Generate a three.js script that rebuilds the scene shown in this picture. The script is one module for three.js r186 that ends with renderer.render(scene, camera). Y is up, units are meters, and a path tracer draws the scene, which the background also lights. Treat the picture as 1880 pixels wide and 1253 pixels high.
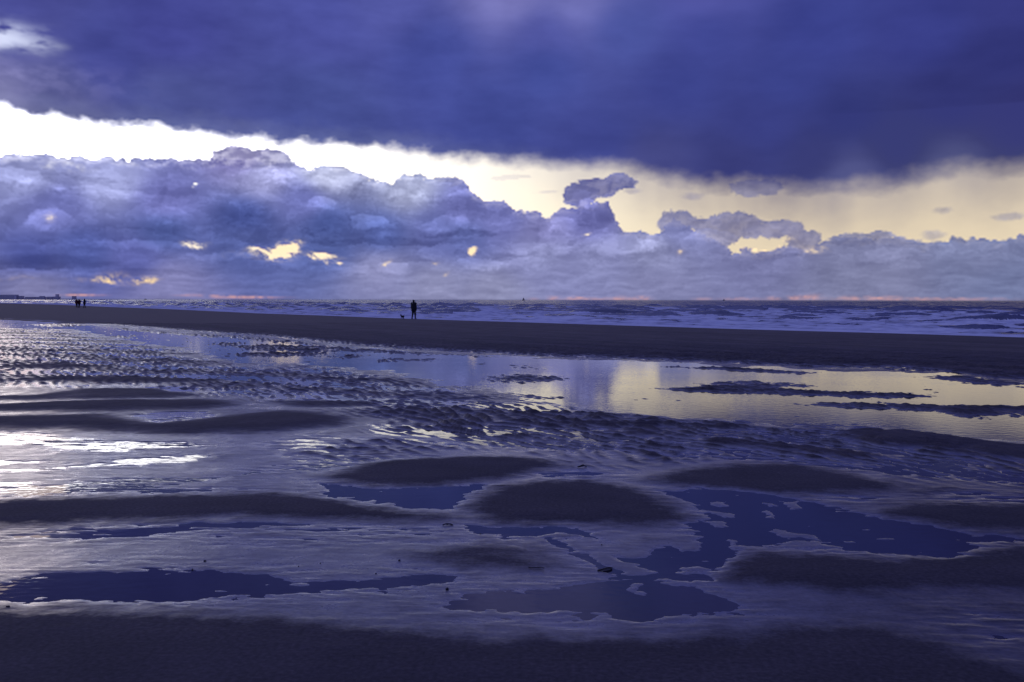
import * as THREE from 'three';
import { MarchingCubes } from 'three/addons/objects/MarchingCubes.js';
import { mergeGeometries, mergeVertices } from 'three/addons/utils/BufferGeometryUtils.js';

// ---------------------------------------------------------------- camera, exposure, sun
const EYE = 1.85;
const scene = new THREE.Scene();
const camera = new THREE.PerspectiveCamera(37.84, 1880 / 1253, 0.1, 60000);
camera.position.set(0, EYE, 0);
camera.rotation.order = 'YXZ';
camera.rotation.set(-Math.atan(75.5 / 1828), 0, 0.0016);
const renderer = new THREE.WebGLRenderer({ antialias: true });
renderer.toneMapping = THREE.LinearToneMapping;
renderer.toneMappingExposure = 1.0;
renderer.shadowMap.enabled = true;
// dusk: the sun has gone behind the low cloud on the left; only a weak wide glow of it is left
const sun = new THREE.DirectionalLight(0xffe2c4, 0.06);
sun.position.set(-Math.sin(0.56) * 100, 14, -Math.cos(0.56) * 100);
sun.target.position.set(0, 0, 0);
sun.castShadow = true;
sun.shadow.radius = 30;
const sc = sun.shadow.camera; sc.left = -60; sc.right = 60; sc.top = 60; sc.bottom = -60; sc.near = 1; sc.far = 400;
scene.add(sun, sun.target);

// ---------------------------------------------------------------- noise and small maths
const clamp = (x, a, b) => (x < a ? a : x > b ? b : x);
const lerp = (a, b, t) => a + (b - a) * t;
const sstep = (a, b, x) => { const t = clamp((x - a) / (b - a), 0, 1); return t * t * (3 - 2 * t); };
let seedState = 20231;
const rnd = () => { seedState = (seedState + 0x6d2b79f5) | 0; let t = Math.imul(seedState ^ (seedState >>> 15), 1 | seedState); t = (t + Math.imul(t ^ (t >>> 7), 61 | t)) ^ t; return ((t ^ (t >>> 14)) >>> 0) / 4294967296; };
const PERM = new Uint8Array(512), GX = new Float32Array(256), GY = new Float32Array(256);
{
  const p = Array.from({ length: 256 }, (_, i) => i);
  for (let i = 255; i > 0; i--) { const j = Math.floor(rnd() * (i + 1)); const t = p[i]; p[i] = p[j]; p[j] = t; }
  for (let i = 0; i < 512; i++) PERM[i] = p[i & 255];
  for (let i = 0; i < 256; i++) { const a = rnd() * Math.PI * 2; GX[i] = Math.cos(a); GY[i] = Math.sin(a); }
}
function gn(x, y) {                                   // gradient noise, about -0.75 to 0.75
  const xf = Math.floor(x), yf = Math.floor(y), fx = x - xf, fy = y - yf, X = xf & 255, Y = yf & 255;
  const u = fx * fx * fx * (fx * (fx * 6 - 15) + 10), v = fy * fy * fy * (fy * (fy * 6 - 15) + 10);
  const a = PERM[PERM[X] + Y], b = PERM[PERM[X + 1] + Y], c = PERM[PERM[X] + Y + 1], d = PERM[PERM[X + 1] + Y + 1];
  const p = GX[a] * fx + GY[a] * fy, q = GX[b] * (fx - 1) + GY[b] * fy, r = GX[c] * fx + GY[c] * (fy - 1), s = GX[d] * (fx - 1) + GY[d] * (fy - 1);
  const m = p + (q - p) * u;
  return m + (r + (s - r) * u - m) * v;
}
function fbm(x, y, n) { let s = 0, a = 0.55; for (let i = 0; i < n; i++) { s += a * gn(x, y); x = x * 2.03 + 17.3; y = y * 2.03 + 5.7; a *= 0.5; } return s * 1.5; }
function billow(x, y, n) { let s = 0, a = 0.55; for (let i = 0; i < n; i++) { s += a * (1 - Math.abs(gn(x, y)) * 2.6); x = x * 2.07 + 31.1; y = y * 2.07 + 11.9; a *= 0.5; } return s; }
function heads(x, y) {                                // packed round heads of cumulus, 0..1
  const xf = Math.floor(x), yf = Math.floor(y);
  let best = 0;
  for (let j = -1; j <= 1; j++) for (let i = -1; i <= 1; i++) {
    const h = PERM[PERM[(xf + i) & 255] + ((yf + j) & 255)], r = 0.62 + 0.36 * (((h * 37) & 255) / 255);
    const dx = xf + i + 0.5 + 0.36 * GX[h] - x, dy = yf + j + 0.5 + 0.36 * GY[h] - y, q = 1 - (dx * dx + dy * dy) / (r * r);
    if (q > 0) { const v = r * Math.sqrt(q); if (v > best) best = v; }
  }
  return best;
}
const cauli = (x, y) => 0.58 * heads(x * 0.62, y * 0.80) + 0.28 * heads(x * 1.45 + 7, y * 1.75 + 3) + 0.09 * heads(x * 3.2 + 1, y * 3.7 + 9);
function along(list, x) {                             // piecewise line through [x, y, x, y, ...], carried on straight beyond its ends
  const n = list.length;
  let i = 0;
  while (i < n - 4 && list[i + 2] < x) i += 2;
  return list[i + 1] + (list[i + 3] - list[i + 1]) * (x - list[i]) / (list[i + 2] - list[i]);
}

// ---------------------------------------------------------------- survey of the place: metres (right of the camera, ahead of it); sky in degrees (azimuth, elevation)
const MOUNDS = [[0.055,0.6325,[-5.802,5.695,-4.018,5.856,-3.092,5.946,-2.443,5.971,-2.014,5.973,-1.417,5.828,-0.535,5.576,-0.058,5.486,0.729,5.462,1.426,5.586,2.092,5.715,2.306,5.425,2.575,4.931,2.766,4.283,2.199,2.877,-3.436,2.863]],[0.0495,0.45999999999999996,[1.57,7.005,1.893,7.128,2.307,7.192,2.715,7.012,3.136,7.09,3.849,7.41,5.638,7.505,4.608,6.119,3.271,6.285,2.274,6.221,1.79,6.337,1.401,6.484,1.335,6.693]],[0.0605,0.69,[-0.518,8.741,-0.41,9.356,-0.214,9.827,0.226,10.16,0.791,10.227,1.157,9.986,1.424,9.559,1.547,8.757,1.598,8.218,1.155,8.036,0.712,8.033,0.268,8.03,-0.086,7.969,-0.403,8.163]],[0.0495,0.575,[-2.137,10.36,-1.987,10.625,-1.606,11.238,-1.201,11.513,-0.514,11.722,0.002,11.727,0.383,11.529,0.734,11.074,0.351,10.546,0.002,10.158,-0.381,9.943,-0.851,9.679,-1.387,9.703,-1.797,9.901]],[0.0462,0.5175,[-7.277,9.172,-4.734,9.141,-4.058,9.327,-3.326,9.439,-2.399,9.473,-1.913,9.397,-1.443,9.043,-0.865,8.739,-0.514,8.518,-0.433,8.306,-0.488,8.083,-1.075,8.138,-1.715,8.194,-2.467,8.291,-3.322,8.142,-4.107,7.923,-6.109,7.688]],[0.0264,0.345,[-0.88,7.266,-0.572,7.431,-0.165,7.604,0.084,7.419,0.239,7.148,0.377,6.783,0.076,6.686,-0.333,6.751,-0.693,6.992]],[0.044,0.8624999999999999,[-14.624,16.239,-8.112,15.716,-6.517,16.041,-5.94,15.454,-5.322,14.91,-5.003,15.186,-4.543,15.915,-3.816,16.556,-3.031,16.246,-2.361,15.36,-2.367,14.371,-3.3,13.655,-4.463,13.314,-5.519,13.573,-6.469,14.018,-7.175,13.893,-12.311,13.659]],[0.0385,0.69,[-15.681,17.419,-8.993,17.43,-8.3,18.006,-6.938,18.324,-5.668,18.445,-5.053,18.057,-4.656,17.315,-5.109,16.62,-6.611,16.274,-8.346,16.171,-14.553,16.161]],[0.0308,0.575,[-10.598,18.571,-9.235,19.127,-8.903,20.546,-7.223,20.576,-5.998,19.181,-6.508,18.534,-7.894,18.209,-9.231,17.894]],[0.0308,0.69,[-20.43,22.716,-11.798,22.89,-10.667,23.727,-8.226,23.444,-6.013,22.849,-6.539,22.084,-8.943,22.038,-11.487,22.283,-19.765,21.975]],[0.0242,0.575,[-24.762,27.549,-14.206,27.576,-12.677,28.56,-11.032,27.202,-12.212,26.525,-23.425,26.057]],[0.044,0.6325,[1.178,10.168,1.851,10.834,2.422,11.277,3.149,11.438,3.609,10.921,3.866,10.318,4.089,9.893,3.686,9.551,3.114,9.412,2.528,9.354,2.01,9.592,1.601,9.671]],[0.0462,0.5175,[3.081,8.655,3.451,8.936,4.009,9.086,4.638,8.945,6.224,8.958,5.341,7.676,4.074,7.848,3.691,7.958,3.453,8.231,3.197,8.395]],[0.0308,0.6325,[1.113,13.935,1.58,14.358,2.351,14.246,2.893,13.842,2.602,13.134,1.85,12.924,1.238,13.222]],[0.033,0.69,[-4.362,18.068,-3.41,18.28,-2.382,18.099,-2.094,17.354,-3.153,16.9,-4.026,17.06]],[0.0242,0.575,[0.002,14.098,0.758,13.759,0.499,12.908,-0.071,13.207]],[0.055,0.69,[4.708,14.037,5.529,14.165,6.083,13.491,6.633,12.829,8.132,11.728,7.48,10.782,5.853,11.311,4.978,11.903,4.367,12.804]],[0.0506,0.575,[2.536,13.558,3.631,12.944,4.431,12.2,4.808,11.494,3.92,11.485,3.063,12.098,2.251,12.78]],[0.022,0.575,[-0.453,13.802,0.448,13.534,0.867,13.115,0.421,12.712,-0.43,13.1]],[0.033,0.575,[4.724,10.722,5.159,10.524,5.637,10.662,5.783,10.941,5.247,11.081]],[0.0308,0.45999999999999996,[3.675,9.523,4.204,9.778,4.583,9.669,3.924,9.365]]];
const POOLS = [[0.05,0.14,[-1.879,9.9,-1.61,9.757,-1.273,9.647,-0.853,9.707,-0.38,9.913,-0.285,9.855,-0.4,9.356,-0.453,8.978,-0.504,8.742,-0.622,8.718,-0.876,8.855,-1.077,8.901,-1.185,8.972,-1.382,8.97,-1.509,9.142,-1.623,9.217,-1.739,9.293,-1.735,9.616]],[0.04,0.16,[-4.625,6.242,-3.335,6.419,-3.045,6.561,-2.569,6.643,-2.262,6.605,-1.978,6.633,-1.668,6.569,-1.365,6.506,-1.035,6.47,-0.649,6.549,-0.395,6.538,-0.633,6.385,-0.829,6.263,-1.304,6.213,-1.567,6.165,-1.998,6.129,-2.492,6.092,-3.159,6.077,-4.483,6.048]],[0.04,0.12,[-0.424,5.928,-0.257,5.855,-0.128,5.876,-0.062,5.835,0.035,5.877,0.165,5.857,0.228,5.816,0.297,5.9,0.393,5.869,0.434,5.766,0.518,5.818,0.67,5.738,0.797,5.738,0.996,5.789,1.31,5.832,1.313,5.915,1.252,6.101,1.217,6.274,1.076,6.469,0.869,6.532,0.651,6.518,0.533,6.391,0.353,6.329,0.14,6.221,-0.032,6.267,-0.204,6.207,-0.365,6.036]],[0.055,0.1,[-0.419,8.044,-0.086,7.969,0.267,7.991,0.53,7.974,0.621,7.733,0.389,7.786,0.087,7.676,-0.019,7.64,-0.062,7.747,-0.301,7.855]],[0.055,0.08,[0.287,7.59,0.378,7.556,0.454,7.307,0.559,7.089,0.614,7.0,0.715,6.785,0.807,6.61,0.764,6.557,0.636,6.743,0.52,6.94,0.399,7.18,0.329,7.387]],[0.05,0.08,[0.753,7.151,0.935,7.031,1.034,6.915,0.912,6.857,0.776,7.0]],[0.05,0.16,[1.463,9.642,1.884,9.759,2.141,9.704,2.413,9.513,2.654,9.251,3.0,8.768,3.065,8.544,3.22,8.332,3.46,8.033,3.683,7.754,3.981,7.667,5.281,7.588,5.187,7.452,3.892,7.494,3.536,7.441,3.156,7.135,2.971,7.165,2.785,7.195,2.509,7.32,2.266,7.318,1.959,7.381,1.816,7.38,1.719,7.315,1.597,7.126,1.481,6.86,1.29,6.652,1.047,6.746,0.931,7.001,1.032,7.31,1.158,7.476,1.391,7.394,1.498,7.739,1.503,8.117,1.678,8.321,1.671,8.645,1.61,9.117]],[0.05,0.08,[0.883,6.637,1.088,6.774,1.303,6.72,1.35,6.587,1.078,6.482,0.833,6.532]],[0.03,0.1,[-3.994,7.702,-3.741,7.887,-3.495,8.023,-3.061,8.045,-2.733,8.126,-2.246,8.15,-2.056,8.111,-1.686,8.055,-1.319,7.98,-0.96,7.925,-0.756,7.852,-1.032,7.813,-1.48,7.903,-2.022,7.975,-2.368,7.954,-2.779,7.875,-3.082,7.762,-3.251,7.654,-3.714,7.651]],[0.02,0.06,[-2.217,7.732,-1.791,7.735,-1.44,7.684,-1.025,7.758,-0.474,7.854,-0.428,7.799,-0.933,7.705,-1.43,7.631,-1.943,7.662]],[0.03,0.16,[-10.505,14.269,-7.146,13.835,-6.435,13.618,-5.846,13.298,-4.994,12.797,-4.309,12.854,-3.848,12.616,-4.322,12.286,-4.888,12.014,-5.359,12.185,-5.887,12.453,-6.504,12.587,-9.427,12.797]],[0.022,0.12,[-5.009,10.839,-4.593,11.284,-4.211,11.603,-3.592,11.773,-3.64,11.218,-4.352,10.989,-5.147,10.63,-5.462,10.559,-7.041,10.315,-7.333,10.747,-5.567,10.764]],[0.022,0.12,[-6.771,9.917,-5.17,9.991,-4.306,10.028,-3.421,10.19,-2.768,10.484,-3.029,10.193,-3.33,9.917,-3.805,9.598,-4.29,9.273,-4.708,9.091,-6.056,8.862]],[0.02,0.08,[-7.834,11.486,-5.888,11.387,-5.304,11.277,-5.732,11.085,-7.501,10.995]],[0.02,0.1,[-3.888,9.542,-3.253,9.687,-2.493,9.637,-2.734,9.552,-3.326,9.439,-3.782,9.408]],[0.03,0.14,[-6.04,15.671,-5.783,16.207,-5.059,16.457,-4.717,15.913,-5.003,15.186,-5.322,14.91]],[0.022,0.1,[0.264,10.579,0.651,10.718,0.952,10.453,0.816,10.196,0.34,10.223]],[0.035,0.2,[3.945,10.853,4.446,11.373,4.853,11.301,4.937,10.933,5.519,10.661,7.137,10.284,6.726,9.686,5.159,9.961,4.636,10.261,4.234,10.385,3.963,10.579]],[0.03,0.15,[3.862,9.339,4.4,9.502,4.898,9.453,6.574,9.466,6.291,9.055,4.662,8.993,4.307,9.188,3.908,9.085]],[0.02,0.15,[1.916,11.999,2.998,11.841,3.605,11.289,3.945,10.853,3.466,10.849,2.78,11.474,2.056,11.666]],[0.01,0.3,[-3.113,13.492,-2.637,13.336,-1.958,12.734,-1.588,12.049,-2.073,11.788,-2.573,11.701,-2.896,12.256]],[0.014,0.2,[-2.386,11.422,-1.523,11.549,-0.9,11.718,-1.472,11.164,-2.018,10.797,-2.695,10.653]],[0.025,0.25,[3.733,14.143,4.611,13.978,4.522,13.26,3.989,12.948,3.498,13.248]],[0.02,0.1,[2.834,9.516,3.209,9.386,3.584,9.285,3.324,9.13,2.858,9.253]],[0.03,0.2,[-7.748,21.086,-6.886,21.102,-6.318,19.859,-6.887,19.616,-7.335,20.574]],[0.03,0.2,[-8.305,24.837,-6.182,24.518,-4.208,22.576,-4.463,21.417,-6.511,22.839,-7.843,23.452]],[0.03,0.2,[-16.91,40.632,-15.115,41.199,-14.179,37.52,-15.395,37.48]],[0.02,0.1,[2.737,5.808,2.965,5.69,3.288,5.595,2.966,5.038,2.733,5.237,2.641,5.287,2.623,5.499,2.593,5.668]]];
const ISLETS = [[0.012,0.08,[1.772,9.044,1.927,9.07,1.999,8.877,1.842,8.782]],[0.012,0.08,[1.655,8.69,1.876,8.714,1.997,8.45,1.797,8.343]],[0.012,0.08,[1.636,8.321,1.788,8.301,1.804,8.06,1.64,8.02]],[0.012,0.08,[2.263,9.072,2.39,9.024,2.441,8.81,2.297,8.856]],[0.012,0.08,[2.121,8.693,2.28,8.605,2.347,8.367,2.188,8.43]],[0.012,0.08,[2.463,9.074,2.661,9.1,2.605,8.742,2.448,8.696]],[0.012,0.08,[1.176,7.648,1.372,7.756,1.448,7.478,1.402,7.281,1.244,7.248,1.169,7.409]],[0.012,0.08,[0.856,7.508,0.952,7.646,1.126,7.683,1.091,7.442,0.931,7.31,0.842,7.309]],[0.012,0.08,[1.61,7.581,1.726,7.617,1.763,7.38,1.631,7.282]],[0.012,0.08,[1.097,7.153,1.166,7.216,1.194,7.093,1.126,7.062]],[0.012,0.08,[1.362,7.155,1.421,7.171,1.398,7.094]],[0.012,0.08,[0.561,7.119,0.643,7.244,0.789,7.121,0.889,6.828,0.909,6.558,0.77,6.61,0.647,6.855]],[0.012,0.08,[0.695,7.373,0.845,7.44,1.052,7.311,0.939,7.061,0.793,7.151]],[0.012,0.08,[0.742,6.43,0.824,6.455,0.882,6.357,0.799,6.26,0.735,6.307]],[0.012,0.08,[0.759,6.213,0.865,6.237,0.907,6.167,0.801,6.144]],[0.012,0.08,[0.884,6.506,1.018,6.559,1.129,6.407,1.022,6.357]],[0.012,0.08,[1.087,6.719,1.253,6.859,1.377,6.72,1.282,6.613,1.131,6.585]],[0.012,0.08,[2.029,7.984,2.185,7.909,2.359,7.763,2.421,7.552,2.274,7.62,2.092,7.725]],[0.012,0.08,[1.944,7.481,2.148,7.619,2.399,7.484,2.52,7.352,2.185,7.318]],[0.012,0.08,[2.529,7.692,2.669,7.605,2.645,7.502,2.546,7.553]],[0.012,0.08,[2.727,7.419,2.799,7.338,2.76,7.289]],[0.012,0.08,[2.794,8.653,2.88,8.699,2.86,8.565]],[0.012,0.08,[2.925,7.227,3.024,7.196,3.116,7.09,2.96,7.044]],[0.012,0.08,[3.039,8.885,3.236,8.887,3.232,8.612,3.073,8.566]],[0.012,0.08,[2.278,8.975,2.334,9.0,2.325,8.927]],[0.012,0.08,[0.003,6.185,0.054,6.209,0.064,6.151]],[0.012,0.08,[0.512,6.354,0.602,6.379,0.632,6.319,0.541,6.282]],[0.012,0.08,[0.128,7.554,0.178,7.572,0.185,7.52]],[0.012,0.08,[-1.175,8.9,-1.134,9.046,-1.053,8.901,-1.117,8.83]],[0.012,0.08,[-1.362,8.971,-1.315,9.194,-1.227,8.996,-1.27,8.876]],[0.012,0.08,[-1.653,9.242,-1.6,9.32,-1.465,9.117,-1.547,9.067]],[0.012,0.08,[0.667,7.77,0.823,7.826,0.889,7.646,0.752,7.541]],[0.012,0.08,[0.378,7.556,0.507,7.609,0.584,7.422,0.489,7.339]],[0.012,0.08,[0.428,7.275,0.529,7.34,0.568,7.212,0.485,7.165]]];
const RUNNEL = [-155.261,154.296,-74.106,109.256,-46.411,90.249,-36.733,79.925,-27.304,67.427,-18.524,55.479,-12.658,49.196,-6.423,39.095,-2.666,34.767,0.001,32.496,1.872,31.052,4.277,30.013,6.967,27.631,9.406,25.993,11.389,25.645,11.802,22.891,15.563,20.857,8.486,11.336,6.709,12.978,5.774,13.819,5.351,14.53,4.669,14.155,4.347,14.643,3.401,15.091,2.703,15.865,1.729,16.554,0.957,17.4,0.2,18.042,-0.447,20.446,-1.43,21.752,-2.308,23.401,-3.407,25.905,-4.426,26.92,-6.608,28.712,-6.773,26.866,-9.884,32.218,-12.552,37.573,-16.591,43.287,-27.124,61.186,-32.531,63.238,-53.416,78.734,-117.711,116.962];
const BARS = [[0.1,0.35,[3.02,20.76,4.236,21.442,6.244,20.318,7.868,19.638,8.007,19.195,6.831,18.854,4.946,19.589,3.539,20.149]],[0.08,0.3,[4.07,22.142,5.119,22.76,6.574,22.19,6.636,21.217,5.316,21.061]],[0.1,0.4,[5.213,17.647,6.075,17.846,7.339,17.587,8.997,17.431,11.845,17.121,10.512,15.184,8.231,15.941,7.282,15.779,6.976,16.712,5.829,17.119]],[0.09,0.25,[3.961,27.786,6.156,27.388,7.85,25.567,7.346,24.807,5.727,26.111]],[0.08,0.35,[9.801,24.152,11.467,24.895,12.038,23.859,11.29,21.437,14.676,21.231,14.316,20.708,10.68,21.159,10.077,22.404]],[0.03,0.2,[8.546,21.94,9.393,21.135,9.83,19.902,8.867,18.783,8.007,19.195]],[0.05,0.22,[2.269,18.78,2.922,19.003,3.636,18.392,3.36,17.995,2.409,18.273]],[0.05,0.22,[4.449,16.194,5.033,16.36,5.066,15.897,4.37,15.593]],[0.08,0.3,[-0.531,24.283,0.138,25.02,1.437,23.809,1.525,23.157,0.244,22.069,-0.729,22.196]],[0.06,0.25,[-0.648,19.723,0.218,19.738,1.244,18.869,0.807,18.347,-0.198,18.232]],[0.06,0.25,[-0.305,27.913,0.315,28.64,1.122,27.269,0.719,26.2,-0.147,27.021]],[0.05,0.22,[-4.281,30.058,-3.88,31.477,-3.356,30.63,-3.53,29.291]],[0.05,0.22,[-3.188,30.635,-2.589,31.512,-2.099,30.664,-2.43,29.577]],[0.05,0.22,[-1.264,28.846,-0.811,29.618,-0.553,28.863,-0.924,28.131]],[0.05,0.22,[-5.845,32.332,-5.527,33.637,-4.88,32.995,-5.167,31.442]],[0.06,0.25,[-10.79,39.406,-9.733,40.394,-8.124,39.037,-6.658,35.754,-7.825,35.718,-9.684,36.838]],[0.06,0.25,[-9.276,33.867,-7.961,34.607,-6.388,34.3,-6.79,32.62,-8.741,32.564]],[0.05,0.22,[-12.287,40.797,-11.981,42.904,-11.344,41.853,-11.349,39.856]],[0.06,0.25,[-3.65,37.032,-1.808,36.687,-0.732,33.443,-0.691,31.564,-2.612,34.064]],[0.05,0.25,[-28.438,70.228,-20.179,60.442,-12.957,51.457,-9.431,45.328,-6.654,40.503,-7.359,39.524,-11.397,45.251,-17.383,52.059,-23.743,60.252]],[0.05,0.25,[-20.362,49.595,-19.311,50.394,-17.972,46.895,-18.982,46.853]],[0.05,0.25,[-35.112,72.919,-33.86,76.399,-29.935,70.135,-31.253,67.191]],[0.05,0.25,[-8.219,39.494,-5.383,37.809,-2.612,34.064,-2.896,33.052,-5.879,35.778]]];
const RIPPLES = [[0.018,1.5,[-162.239,138.622,-56.023,82.579,-33.151,64.444,-27.623,62.314,-16.806,43.85,-12.552,37.573,-9.884,32.218,-6.773,26.866,-6.608,28.712,-4.426,26.92,-2.308,23.401,-1.073,21.759,0.002,18.334,1.148,17.403,1.729,16.554,1.342,13.544,0.448,13.534,-0.667,13.52,-1.854,14.075,-2.588,15.718,-3.559,17.066,-4.83,17.963,-5.827,18.966,-7.766,20.823,-10.709,20.77,-24.097,20.526]],[0.025,0.9,[-2.93,17.802,0.198,17.85,1.729,16.554,3.026,15.292,4.347,14.643,4.866,14.277,5.351,14.53,5.751,13.763,6.684,12.928,8.486,11.336,6.685,8.913,4.94,9.534,4.295,10.258,3.854,11.291,2.897,11.436,1.615,11.269,0.4,12.07,-0.629,12.748,-1.78,13.507]],[0.017,0.6,[-2.521,13.499,-0.636,12.896,0.4,12.07,1.615,11.269,1.204,10.39,0.355,10.681,0.746,11.261,-0.261,11.976,-1.222,11.714,-2.099,11.233,-2.73,11.824,-2.965,13.493]]];
const BAR_EDGE = [-189.872,188.708,-76.577,112.903,-47.682,92.723,-37.622,81.86,-28.438,70.228,-19.152,57.363,-12.845,49.923,-6.498,39.554,-2.693,35.129,0.001,32.813,1.89,31.341,4.277,30.013,6.967,27.631,9.479,26.195,11.389,25.645,11.644,22.584,14.917,19.989];
const SHORE = [-274.454,502.003,-213.157,414.757,-145.204,316.15,-88.778,219.394,-62.148,177.565,-31.673,123.203,-19.585,105.294,-8.778,88.136,-0.002,76.791,7.938,65.954,14.422,57.296,19.725,51.485,23.695,46.05,28.63,38.444];
const WALKER = [-9.156,92.339];
const DOG = [-10.364,94.232];
const G1 = [-86.441,197.669];
const G2 = [-87.137,200.387];
const G3 = [-85.023,197.966];
const BITS = [[0.772,10.93],[0.645,6.757],[0.167,6.754],[-0.411,6.277],[-0.795,6.976],[-2.165,6.953],[-2.185,6.74],[-3.019,5.893],[-0.534,8.102],[1.865,7.381],[-0.247,7.8],[-0.915,6.64],[-1.34,6.9],[-0.399,8.084],[-1.474,6.814],[0.68,7.439]];
const DECK_EDGE = [-33.93,9.17,-30.6,9.38,-27.03,9.58,-24.51,9.4,-21.9,9.2,-18.34,9.18,-15.78,8.91,-11.68,8.8,-7.44,8.59,-4.37,8.28,-1.26,8.0,1.85,7.76,4.95,7.56,8.03,6.95,11.07,6.5,14.04,6.22,18.63,5.94,21.11,6.14,22.97,6.49,27.06,6.64,31.1,6.44,36.46,6.31];
const HEAP_TOP = [-33.99,6.4,-30.65,6.9,-27.07,7.07,-24.55,7.28,-21.92,7.2,-18.36,7.29,-16.37,7.43,-12.87,7.46,-11.69,7.23,-9.28,7.29,-7.76,6.53,-5.61,6.96,-2.82,6.84,-2.26,6.04,-0.32,5.56,0.61,5.07,2.17,4.94,3.41,5.56,5.43,5.54,6.21,4.22,8.06,3.68,9.12,4.5,9.88,4.28,10.79,3.72,12.3,2.95,14.08,2.6,15.54,2.88,16.97,2.98,18.1,3.38,19.78,3.52,21.15,3.38,22.24,3.04,24.08,3.2,25.88,3.01,27.12,3.23,30.02,3.04,36.54,3.08];
const PUFFS = [[-15.22,7.7,1.57,0.69,1.0],[-13.76,7.76,1.44,0.63,1.0],[5.95,6.67,1.32,0.53,1.0],[4.87,6.34,1.32,0.63,1.0],[4.03,5.98,1.13,0.69,1.0],[6.87,6.23,0.69,0.22,0.4],[9.42,4.28,1.07,0.82,0.9],[12.43,4.25,1.88,0.75,0.9],[14.65,3.97,2.19,0.63,0.9],[16.11,3.35,1.07,0.75,0.9],[13.6,6.2,1.41,0.53,0.7],[23.21,4.75,0.69,0.25,0.5],[26.48,4.3,0.94,0.25,0.5],[22.89,3.45,0.82,0.31,0.5],[1.86,6.21,0.94,0.13,0.25],[-0.02,7.0,1.25,0.16,0.2],[10.17,5.85,0.75,0.28,0.4],[-6.84,7.03,1.25,0.38,0.4],[19.64,3.38,2.19,0.38,0.9],[11.39,3.87,1.88,0.88,0.9]];
const BREAKS = [[-12.91,2.78,0.88,0.5,1.9,0.75],[-10.67,2.35,0.63,0.28,1.6,0.7],[-10.46,1.92,0.25,0.16,0.8,0.7],[-9.85,2.14,0.25,0.19,0.9,0.7],[-2.19,2.83,0.31,0.31,1.0,0.8],[-7.32,2.03,0.25,0.28,0.8,0.8],[-3.91,1.43,0.19,0.22,0.6,0.9],[-4.22,2.11,0.28,0.16,0.5,0.9],[-14.5,2.82,0.5,0.16,0.8,0.6],[-17.79,3.03,0.75,0.19,1.0,0.5],[-17.7,6.15,0.28,0.16,1.3,0.1],[-21.87,1.16,0.88,0.28,1.0,0.97],[-20.24,1.05,0.69,0.25,0.9,0.97],[-23.6,1.08,0.82,0.16,0.25,1.0],[-26.18,1.11,1.57,0.13,0.25,1.0],[-25.06,4.22,0.5,0.34,0.55,0.6],[14.08,2.93,1.25,0.28,1.3,0.8],[13.04,3.24,0.5,0.22,0.9,0.8],[15.24,3.36,0.63,0.25,0.9,0.8],[4.11,3.64,0.31,0.16,0.7,0.6],[0.86,5.16,0.38,0.28,0.5,0.5],[9.59,2.75,0.25,0.16,0.5,0.9],[-8.06,6.77,0.19,0.25,0.9,0.3],[16.98,2.8,0.69,0.28,0.9,0.8],[-13.51,2.44,2.82,0.31,0.35,0.6],[-24.04,6.92,1.57,0.28,0.5,0.1],[-25.99,11.85,1.72,0.47,0.8,0.0]];
const EMBERS = [[-15.0,0.13,1.57,0.07,1.0],[-16.3,0.21,0.56,0.06,0.8],[-17.87,0.24,0.63,0.06,0.5],[-23.09,0.22,0.69,0.06,0.9],[-23.88,0.22,0.56,0.06,0.6],[6.23,0.07,0.56,0.13,0.9],[4.99,0.04,1.88,0.08,0.5],[7.47,0.07,0.38,0.13,0.9],[3.75,0.07,0.78,0.13,0.6],[2.34,0.07,0.31,0.13,0.6],[1.25,0.03,0.31,0.09,0.5],[10.83,0.05,0.44,0.09,0.6],[12.92,0.05,0.94,0.09,0.6],[14.7,0.08,0.31,0.13,0.6],[15.8,0.12,0.31,0.13,0.7],[16.64,0.15,0.5,0.16,0.9],[18.72,0.09,0.75,0.13,0.7],[20.38,0.09,0.82,0.13,0.8],[22.55,0.06,1.57,0.09,0.7],[24.91,0.07,1.57,0.08,0.5]];
const PALE = [[-10.94,6.86,2.82,0.75,0.36],[-5.61,6.35,2.98,0.63,0.3],[-13.76,6.87,1.88,0.44,0.2],[-8.01,4.4,1.19,0.44,0.42],[-3.69,4.28,1.57,0.47,0.3],[-10.8,5.45,0.88,0.41,0.38],[-24.98,4.17,1.1,0.5,0.38],[-26.34,6.32,1.25,0.38,0.3],[-24.31,6.07,1.88,0.44,0.22],[-21.12,6.7,1.88,0.44,0.2],[2.8,4.33,0.88,0.47,0.3],[1.87,2.96,2.19,0.38,0.16],[5.91,3.14,2.51,0.56,0.2],[9.28,3.43,1.88,0.44,0.14],[20.89,2.51,1.72,0.38,0.2],[24.6,2.85,1.88,0.28,0.16],[4.44,5.49,0.63,0.25,0.5],[11.39,3.65,1.57,0.38,0.18],[0.31,2.16,1.88,0.38,0.14],[-1.88,2.15,1.57,0.38,0.24],[-11.72,2.09,2.82,0.31,0.18],[-16.42,2.4,2.19,0.25,0.18],[-20.63,2.92,2.82,0.22,0.2],[-25.67,1.4,3.45,0.16,0.2],[-9.31,1.71,1.25,0.31,0.2],[7.91,3.29,0.94,0.56,0.16],[0.61,5.32,0.75,0.38,0.3],[-6.85,1.88,0.94,0.31,0.18],[-14.95,5.65,1.88,0.31,0.18],[-22.48,5.67,2.19,0.28,0.2],[15.54,2.7,1.25,0.25,0.2],[-18.95,4.56,1.25,0.44,0.14],[-2.51,6.07,0.94,0.31,0.3]];
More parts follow.
